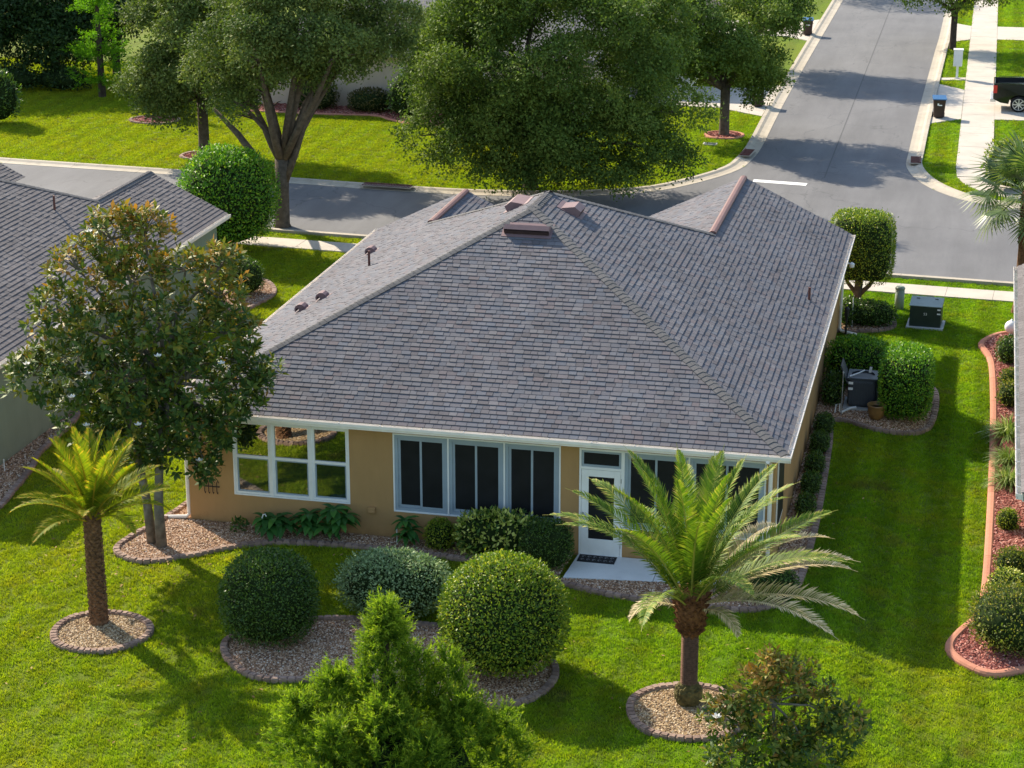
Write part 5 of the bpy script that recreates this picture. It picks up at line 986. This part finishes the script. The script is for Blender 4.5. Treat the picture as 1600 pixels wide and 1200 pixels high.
rg_.build('top_ring', M['acgrey'], ac); MB().lathe([(.308, .884), (.308, .886)], 20).build('fan_well', M['black'], ac)
MB().box(-.44, -.40, -.36, .36, .0, .52, Matrix.Translation((0, 0, .9)) @ Matrix.Rotation(R(-22), 4, 'Y') @ Matrix.Translation((.0, 0, 0))).build('open_lid', M['acgrey'], ac, bevel=.01)
MB().tube([(-.34, -.3, .94), (-.1, -.1, .99), (.03, .03, 1.03)], .018, 6).box(.0, .07, -.02, .0, 1.0, 1.16, Matrix.Rotation(R(8), 4, 'Y')).build('bracket', M['white'], ac)
for z in (.78, .62): MB().box(-.36, -.24, -.4005, -.397, z-.035, z+.035).build('rating_sticker', M['white'], ac)
pp = thing('drain_pipe', 'white plastic pipe elbow in the gravel left of the condenser', 'pipe', (14.12, 10.95, .05)); MB().tube([(-.1, 0, 0), (-.08, 0, .22), (.02, .0, .26), (.02, 0, .05)], .018, 7).build('riser', M['pvc'], pp); MB().tube([(.05, -.05, .03), (.3, .12, .12), (.45, .16, .14)], .03, 7).build('outflow', M['pvc'], pp)
stk = thing('garden_stake', 'tall grey stake standing in the gravel beside the condenser', 'stake', (14.2, 10.8, .03)); MB().tube([(0, 0, -.1), (0, 0, 1.2)], .014, 6).build('rod', M['steel'], stk); MB().lathe([(.03, 1.2), (.02, 1.23), (.005, 1.25)], 8).build('cap', M['steel'], stk)
po = thing('plant_pot', 'round ochre glazed pot in front of the tall clipped hedge', 'pot', (15.12, 10.72, .05)); MB().lathe([(.13, 0), (.17, .02), (.225, .2), (.23, .33), (.25, .36), (.245, .4), (.21, .39), (.205, .3)], 22).build('pot_body', M['pot'], po, True); MB().lathe([(.2, .28), (.2, .3)], 16).build('soil', M['dirt'], po)
pth = thing('path_light', 'black post lamp near the front right downspout', 'lamp', (13.78, 18.2, 0)); MB().tube([(0, 0, -.05), (0, 0, .62)], .035, 8).build('post', M['black'], pth); MB().lathe([(.05, .62), (.07, .66), (.07, .85), (.09, .87), (.02, .95)], 10).build('lantern', M['black'], pth)
def stake(label, x, y, h, hook=False):
    s = thing('plant_stake', label, 'stake', (x, y, .03)); MB().tube([(0, 0, -.1), (0, 0, h)], .014, 6).build('rod', M['pvc'], s)
    MB().tube([(0, 0, h+.001), (.03, 0, h+.09), (.08, 0, h+.1), (.1, 0, h+.05)] if hook else [(0, 0, h+.001), (0, 0, h+.03)], .014 if hook else .018, 6).build('hook' if hook else 'cap', M['pvc'], s)
stake('white hooked stake left of the broadleaf plants', 1.95, -.55, .42, True); stake('short white stake by the narrow broadleaf plant', 5.1, -.42, .36); stake('thin white stake in the gravel strip beside the sage wall', -5.65, 1.9, .3); stake('white marker stake beside the front right wall corner', 13.9, 19.15, .9)
gl = thing('garden_globe', 'white globe ornament at the street end of the mulch bed', 'ornament', (18.62, 19.3, .03)); MB().lathe([(.09, 0), (.09, .03), (.05, .06), (.05, .1)], 14).build('foot', M['white'], gl); MB().lathe([(.02, .09)]+[(.2*math.cos(t), .28+.2*math.sin(t)) for t in np.linspace(-1.3, 1.3, 10)]+[(.03, .48), (.03, .52)], 18).build('globe', M['white'], gl, True)
hs = thing('garden_hose_reel', 'dark coiled hose on the gravel by the sage neighbour wall', 'hose', (-5.55, .55, .05)); MB().tube([(.22*math.cos(t), .22*math.sin(t), .04+.006*t) for t in np.linspace(0, 15, 50)], .018, 6).build('coil', M['black'], hs); MB().tube([(.22, 0, .04), (.35, -.2, .02), (.3, -.5, .02)], .018, 6).build('tail', M['black'], hs)
def bin_(label, x, y, rz):
    b = thing('wheelie_bin', label, 'trash bin', (x, y, .05), rz, 'brown bins with blue lids'); V = []; 
    for z, hx, hy in ((.03, .22, .25), (.88, .28, .33)): V += [(-hx, -hy, z), (hx, -hy, z), (hx, hy, z), (-hx, hy, z)]
    link('bin_body', pymesh('bin_body', V, [(3, 2, 1, 0), (4, 5, 6, 7), (0, 1, 5, 4), (1, 2, 6, 5), (2, 3, 7, 6), (3, 0, 4, 7)], M['canbrown']), b).modifiers.new('bevel', 'BEVEL').width = .03
    l = MB(); l.quad((-.31, -.37, .9), (.31, -.37, .9), (.31, .36, .97), (-.31, .36, .97)); l.quad((-.31, -.37, .86), (.31, -.37, .86), (.31, -.37, .9), (-.31, -.37, .9)); l.quad((.31, -.37, .86), (.31, .36, .89), (.31, .36, .97), (.31, -.37, .9)); l.quad((-.31, .36, .89), (-.31, -.37, .86), (-.31, -.37, .9), (-.31, .36, .97)); l.quad((.31, .36, .89), (-.31, .36, .89), (-.31, .36, .97), (.31, .36, .97)); l.build('lid', M['canblue'], b)
    for s in (-1, 1): w_ = MB().tube([(s*.22, .26, .1), (s*.28, .26, .1)], .1, 14).build('wheel', M['rubber'], b)
    MB().tube([(-.26, .34, .84), (-.26, .41, .86), (.26, .41, .86), (.26, .34, .84)], .016, 6).build('handle', M['canbrown'], b)
    e = MB(); e.box(-.10, -.03, -.327, -.32, .60, .70, Matrix.Rotation(0, 4, 'X')).box(-.03, .11, -.322, -.315, .585, .635); e.build('emblem', M['white'], b)
bin_('brown bin with blue lid on the apron behind the truck', 15.42, 53.9, R(5)); bin_('brown bin with blue lid at the far left kerb', 7.28, 77.6, R(8)); bin_('brown bin half hidden under the corner oak branches', 7.0, 54.8, R(6))
mbx = thing('cluster_mailbox', 'white cluster mailbox on a post by the side street', 'mailbox', (16.0, 64.75, .04)); MB().box(-.06, .06, -.06, .06, 0, .64).build('post', M['mailbox'], mbx); MB().box(-.22, .22, -.2, .2, .642, 1.44).build('cabinet', M['mailbox'], mbx, bevel=.01); MB().box(-.25, .25, -.23, .23, 1.442, 1.5).build('hood', M['white'], mbx, bevel=.015)
for i in range(4):
    for s in (-1, 1): MB().box(s*.105-.095, s*.105+.095, .2015, .207, .67+.19*i, .84+.19*i).build('mail_door', M['mailbox'], mbx)
MB().box(-.12, .12, -.12, .12, .0, .02).build('base_plate', M['steel'], mbx)
st = thing('marker_post', 'thin dark marker post on the corner lawn by the kerb', 'post', (5.6, 40.2, 0)); MB().tube([(0, 0, -.05), (0, 0, .62)], .03, 6).build('rod', M['black'], st); MB().box(-.06, .06, -.012, .012, .62, .82).build('plate', M['black'], st)
vl = thing('meter_lid', 'small dark meter lid flush in the corner lawn', 'lid', (5.98, 45.6, .03)); MB().box(-.3, .3, -.2, .2, -.02, .03).build('frame', M['cond_pad'], vl); MB().box(-.24, .24, -.15, .15, .031, .04).build('cover', M['xgreen'], vl)
def inlet(label, x, y, rz, L):
    o = thing('drain_inlet', label, 'drain', (x, y, .02), rz, 'rusty kerb drain inlets'); MB().box(-L/2-.1, L/2+.1, -.05, .42, .112, .128).build('frame', M['kerb'], o); MB().box(-L/2, L/2, .02, .34, .129, .136).build('pit', M['black'], o)
    n = int(L/.1)
    me = pymesh('bar', *(lambda m: (m.v, m.f))(MB().box(-.024, .024, .0, .36, .137, .15)), M['grate'])
    for i in range(n+1): link('bar', me, o, (-L/2+L*i/n, 0, 0))
    MB().box(-L/2-.03, L/2+.03, .362, .42, .13, .17).build('back_rail', M['grate'], o)
inlet('rusty drain grate in the far kerb left of the widest oak', -5.25, 33.98, R(-3), 1.9); inlet('rusty drain inlet in the kerb at the corner oak', 8.02, 43.6, R(86), 1.2); inlet('rusty drain inlet in the kerb across from the corner oak', 14.6, 43.7, R(-88), 1.2)
# pickup truck (only its tail is in the picture)
tk = thing('pickup_truck', 'black pickup truck parked nose-in on the driveway, tail showing', 'truck', (17.82, 56.95, .045)); tk.scale = (1, 1, .94)
Lb = 1.75; side = [(0, .62), (0, 1.38), (1.9, 1.42), (2.0, 1.45), (4.05, 1.40), (5.35, 1.28), (5.6, 1.05), (5.62, .5), (5.15, .42)]
def arch(cx, r=.47): return [(cx+r*math.cos(t), .40+r*math.sin(t)) for t in np.linspace(0, math.pi, 9)]
low = arch(4.65)+[(3.9, .36), (1.85, .40)]+arch(1.18)+[(.35, .45)]
prof = side+[(5.12, .40)]+low
def body_side(ys, flip):
    mb = MB(); tri = tessellate_polygon([[Vector((x, z, 0)) for x, z in prof]])
    return tri
bd = MB(); tri = tessellate_polygon([[Vector((x, z, 0)) for x, z in prof]]); n = len(prof); W2 = .99
for s in (-1, 1):
    k = len(bd.v); bd.v += [(x, s*(W2-(.05 if z > 1.2 else 0)), z) for x, z in prof]; bd.f += [tuple(k+i for i in f_) for f_ in tri]
for i in range(len(side)-1):
    a, b = side[i], side[i+1]
    if i == 1:
        for s in (-1, 1): bd.quad((a[0], s*.94, a[1]), (b[0], s*.94, b[1]), (b[0], s*.82, b[1]), (a[0], s*.82, a[1]))
    elif i == 0: pass
    else: bd.quad((a[0], -.94, a[1]), (b[0], -.94, b[1]), (b[0], .94, b[1]), (a[0], .94, a[1]))
bd.build('body', M['carpaint'], tk)
MB().box(.03, 1.95, -.82, .82, .78, .82).box(.03, 1.95, -.84, -.82, .82, 1.38).box(.03, 1.95, .82, .84, .82, 1.38).box(1.9, 1.95, -.82, .82, .82, 1.38).build('cargo_bed', M['liner'], tk)
tg_ = MB().box(-.01, .05, -.93, .93, .66, 1.37).build('tailgate', M['carpaint'], tk, bevel=.02); MB().box(-.03, -.012, -.14, .14, 1.08, 1.18).build('handle', M['chrome'], tg_)
MB().box(-.13, .12, -.985, .985, .47, .64).build('rear_bumper', M['chrome'], tk, bevel=.03)
for s in (-1, 1):
    MB().box(-.02, .16, s*.965-.03, s*.965+.03, .92, 1.3).build('tail_light', M['tail'], tk, bevel=.015); MB().box(.2, 1.85, s*.88-.03, s*.88+.03, 1.425, 1.45).build('bed_rail', M['carpaint'], tk, bevel=.01)
    for x in (1.18, 4.65):
        wh = link('wheel', None, tk, (x, s*.86, .385)); ty = MB().tube([(0, -.13, 0), (0, -.11, 0), (0, .11, 0), (0, .13, 0)], [.33, .39, .39, .33], 28).build('tyre', M['rubber'], wh)
        rm_ = MB().tube([(0, s*.128, 0), (0, s*.140, 0)], [.265, .265], 24)
        rm_.build('rim_disc', M['black'], wh); spk = MB()
        for k in range(8): spk.box(.03, .26, -.022, .022, -.012, .012, Matrix.Translation((0, s*.15, 0)) @ Matrix.Rotation(R(45*k), 4, 'Y') @ Matrix.Rotation(R(90), 4, 'X'))
        spk.tube([(0, s*.142, 0), (0, s*.165, 0)], .06, 12); spk.build('rim', M['chrome'], wh)
        for q in range(1):
            ring = MB(); ring.tube([(.275*math.cos(t), s*.145, .275*math.sin(t)) for t in np.linspace(0, 2*math.pi, 25)], .018, 6); ring.build('rim_lip', M['chrome'], wh)
cb = MB(); cp = [(1.96, 1.43), (2.15, 1.92), (3.4, 1.94), (4.05, 1.42)]; k = 0
for s in (-1, 1): cb.quad(*[(x, s*(.93 if z < 1.5 else .74), z) for x, z in cp])
for (a, b), (c, d) in zip(cp, cp[1:]): cb.quad((a, -(.93 if b < 1.5 else .74), b), (c, -(.93 if d < 1.5 else .74), d), (c, (.93 if d < 1.5 else .74), d), (a, (.93 if b < 1.5 else .74), b))
cb.build('cab', M['carpaint'], tk); MB().box(2.0, 2.02, -.6, .6, 1.52, 1.84, Matrix.Translation((.02, 0, 0)) @ Matrix.Rotation(0, 4, 'Y')).build('rear_glass', M['autoglass'], tk)

# ------------------------------------------------------------------ grass (uncountable): real blades over the lawn
def grass(name, label, x0, x1, y0, y1, dens, smin, smax, seed):
    rng = np.random.default_rng(seed); n = int((x1-x0)*(y1-y0)*dens); X = rng.uniform(x0, x1, n); Y = rng.uniform(y0, y1, n); k = np.ones(n, bool)
    hp = [(-.05, -.05), (13.55, -.05), (13.55, 19.0), (6.9, 19.0), (6.9, 15), (5.4, 15), (5.4, 16.5), (-.05, 16.5)]
    for P in [hp, [(9.05, -1.45), (12.95, -1.0), (12.95, 0), (9.05, 0)], ROAD, [(-20, .8), (-6.05, .8), (-6.05, 17.6), (-20, 17.6)], [(19, -1), (31, -1), (31, 17), (19, 17)], [(-17, 50.3), (-.5, 50.3), (3.2, 58), (3.2, 68), (-17, 68)]]+EXCL+DRIVES+KERB_POLY:
        p = np.array(P); m = k & (X > p[:, 0].min()) & (X < p[:, 0].max()) & (Y > p[:, 1].min()) & (Y < p[:, 1].max()); i = np.where(m)[0]
        if len(i): k[i[inpoly(X[i], Y[i], P)]] = False
    X, Y = X[k], Y[k]; n = len(X); rot = np.stack([rng.normal(size=n)*.12, rng.normal(size=n)*.12, rng.uniform(0, 6.283, n)], 1)
    o = scatter(name, np.stack([X, Y, hz(X, Y)], 1), rot, rng.uniform(smin, smax, n), G_GRASS); tag(o, label, 'grass'); return n
def offset(line, dist, side):
    P = [Vector(p) for p in line]; out = []
    for i, p in enumerate(P):
        d = (P[min(i+1, len(P)-1)]-P[max(i-1, 0)]).normalized(); out.append((p.x-d.y*dist*side, p.y+d.x*dist*side))
    return out
KERB_POLY = []
for ln, wd_ in (([(-40, 36.7)]+LFc, .64), (RFc, .64), ([(x, near_y(x)) for x in np.arange(36, -40, -2.0)], .52)):
    ln = [tuple(p) for p in resample(ln, .5)]; KERB_POLY.append(ln+offset(ln, wd_, 1)[::-1])
grass('lawn_grass', 'bright green turf of the back yard and side yards round the house', -14, 21, -14, 27, 135, .75, 1.35, 1)
grass('lawn_grass', 'sunlit turf of the lawns across the street at the upper left', -40, 8.2, 33.5, 60, 85, 1.0, 1.6, 2)
grass('lawn_grass', 'turf strips along the side street at the upper right', 14.5, 24, 36, 100, 60, 1.0, 1.7, 3)

def litter():
    rng = np.random.default_rng(9); P = []
    for cx, cy, r, n in ((-.2, -2.2, 2.4, 170), (14.4, -9.2, 1.8, 70), (6, -3.0, 3.0, 60), (2.0, -8.5, 4.0, 70), (14.8, 4.0, 2.4, 40), (10.5, -4.5, 3.0, 50)):
        a = rng.uniform(0, 6.283, n); d = r*np.sqrt(rng.random(n)); P.append(np.stack([cx+d*np.cos(a), cy+d*np.sin(a), np.full(n, .05)], 1))
    P = np.concatenate(P); k = ~inpoly(P[:, 0], P[:, 1], [(-.05, -.03), (13.6, -.03), (13.6, 19), (-.05, 19)]); P = P[k]; P[:, 2] += hz(P[:, 0], P[:, 1]); n = len(P)
    a = rng.uniform(0, 6.283, n); D = np.stack([np.cos(a), np.sin(a), rng.normal(size=n)*.15], 1); L = rng.uniform(.05, .12, n)
    o = leaf_mesh('fallen_leaves', P, D, np.tile([0, 0, 1.0], (n, 1))+rng.normal(size=(n, 3))*.3, L, L*.45, rng.random(n), leafmat('fallen_leaf', [(0, (.09, .05, .02)), (.6, (.20, .12, .05)), (1, (.34, .25, .12))], .7, .2, .1), None)
    tag(o, 'scattered brown fallen leaves on the back lawn and beds', 'leaves', kind='stuff')
litter()
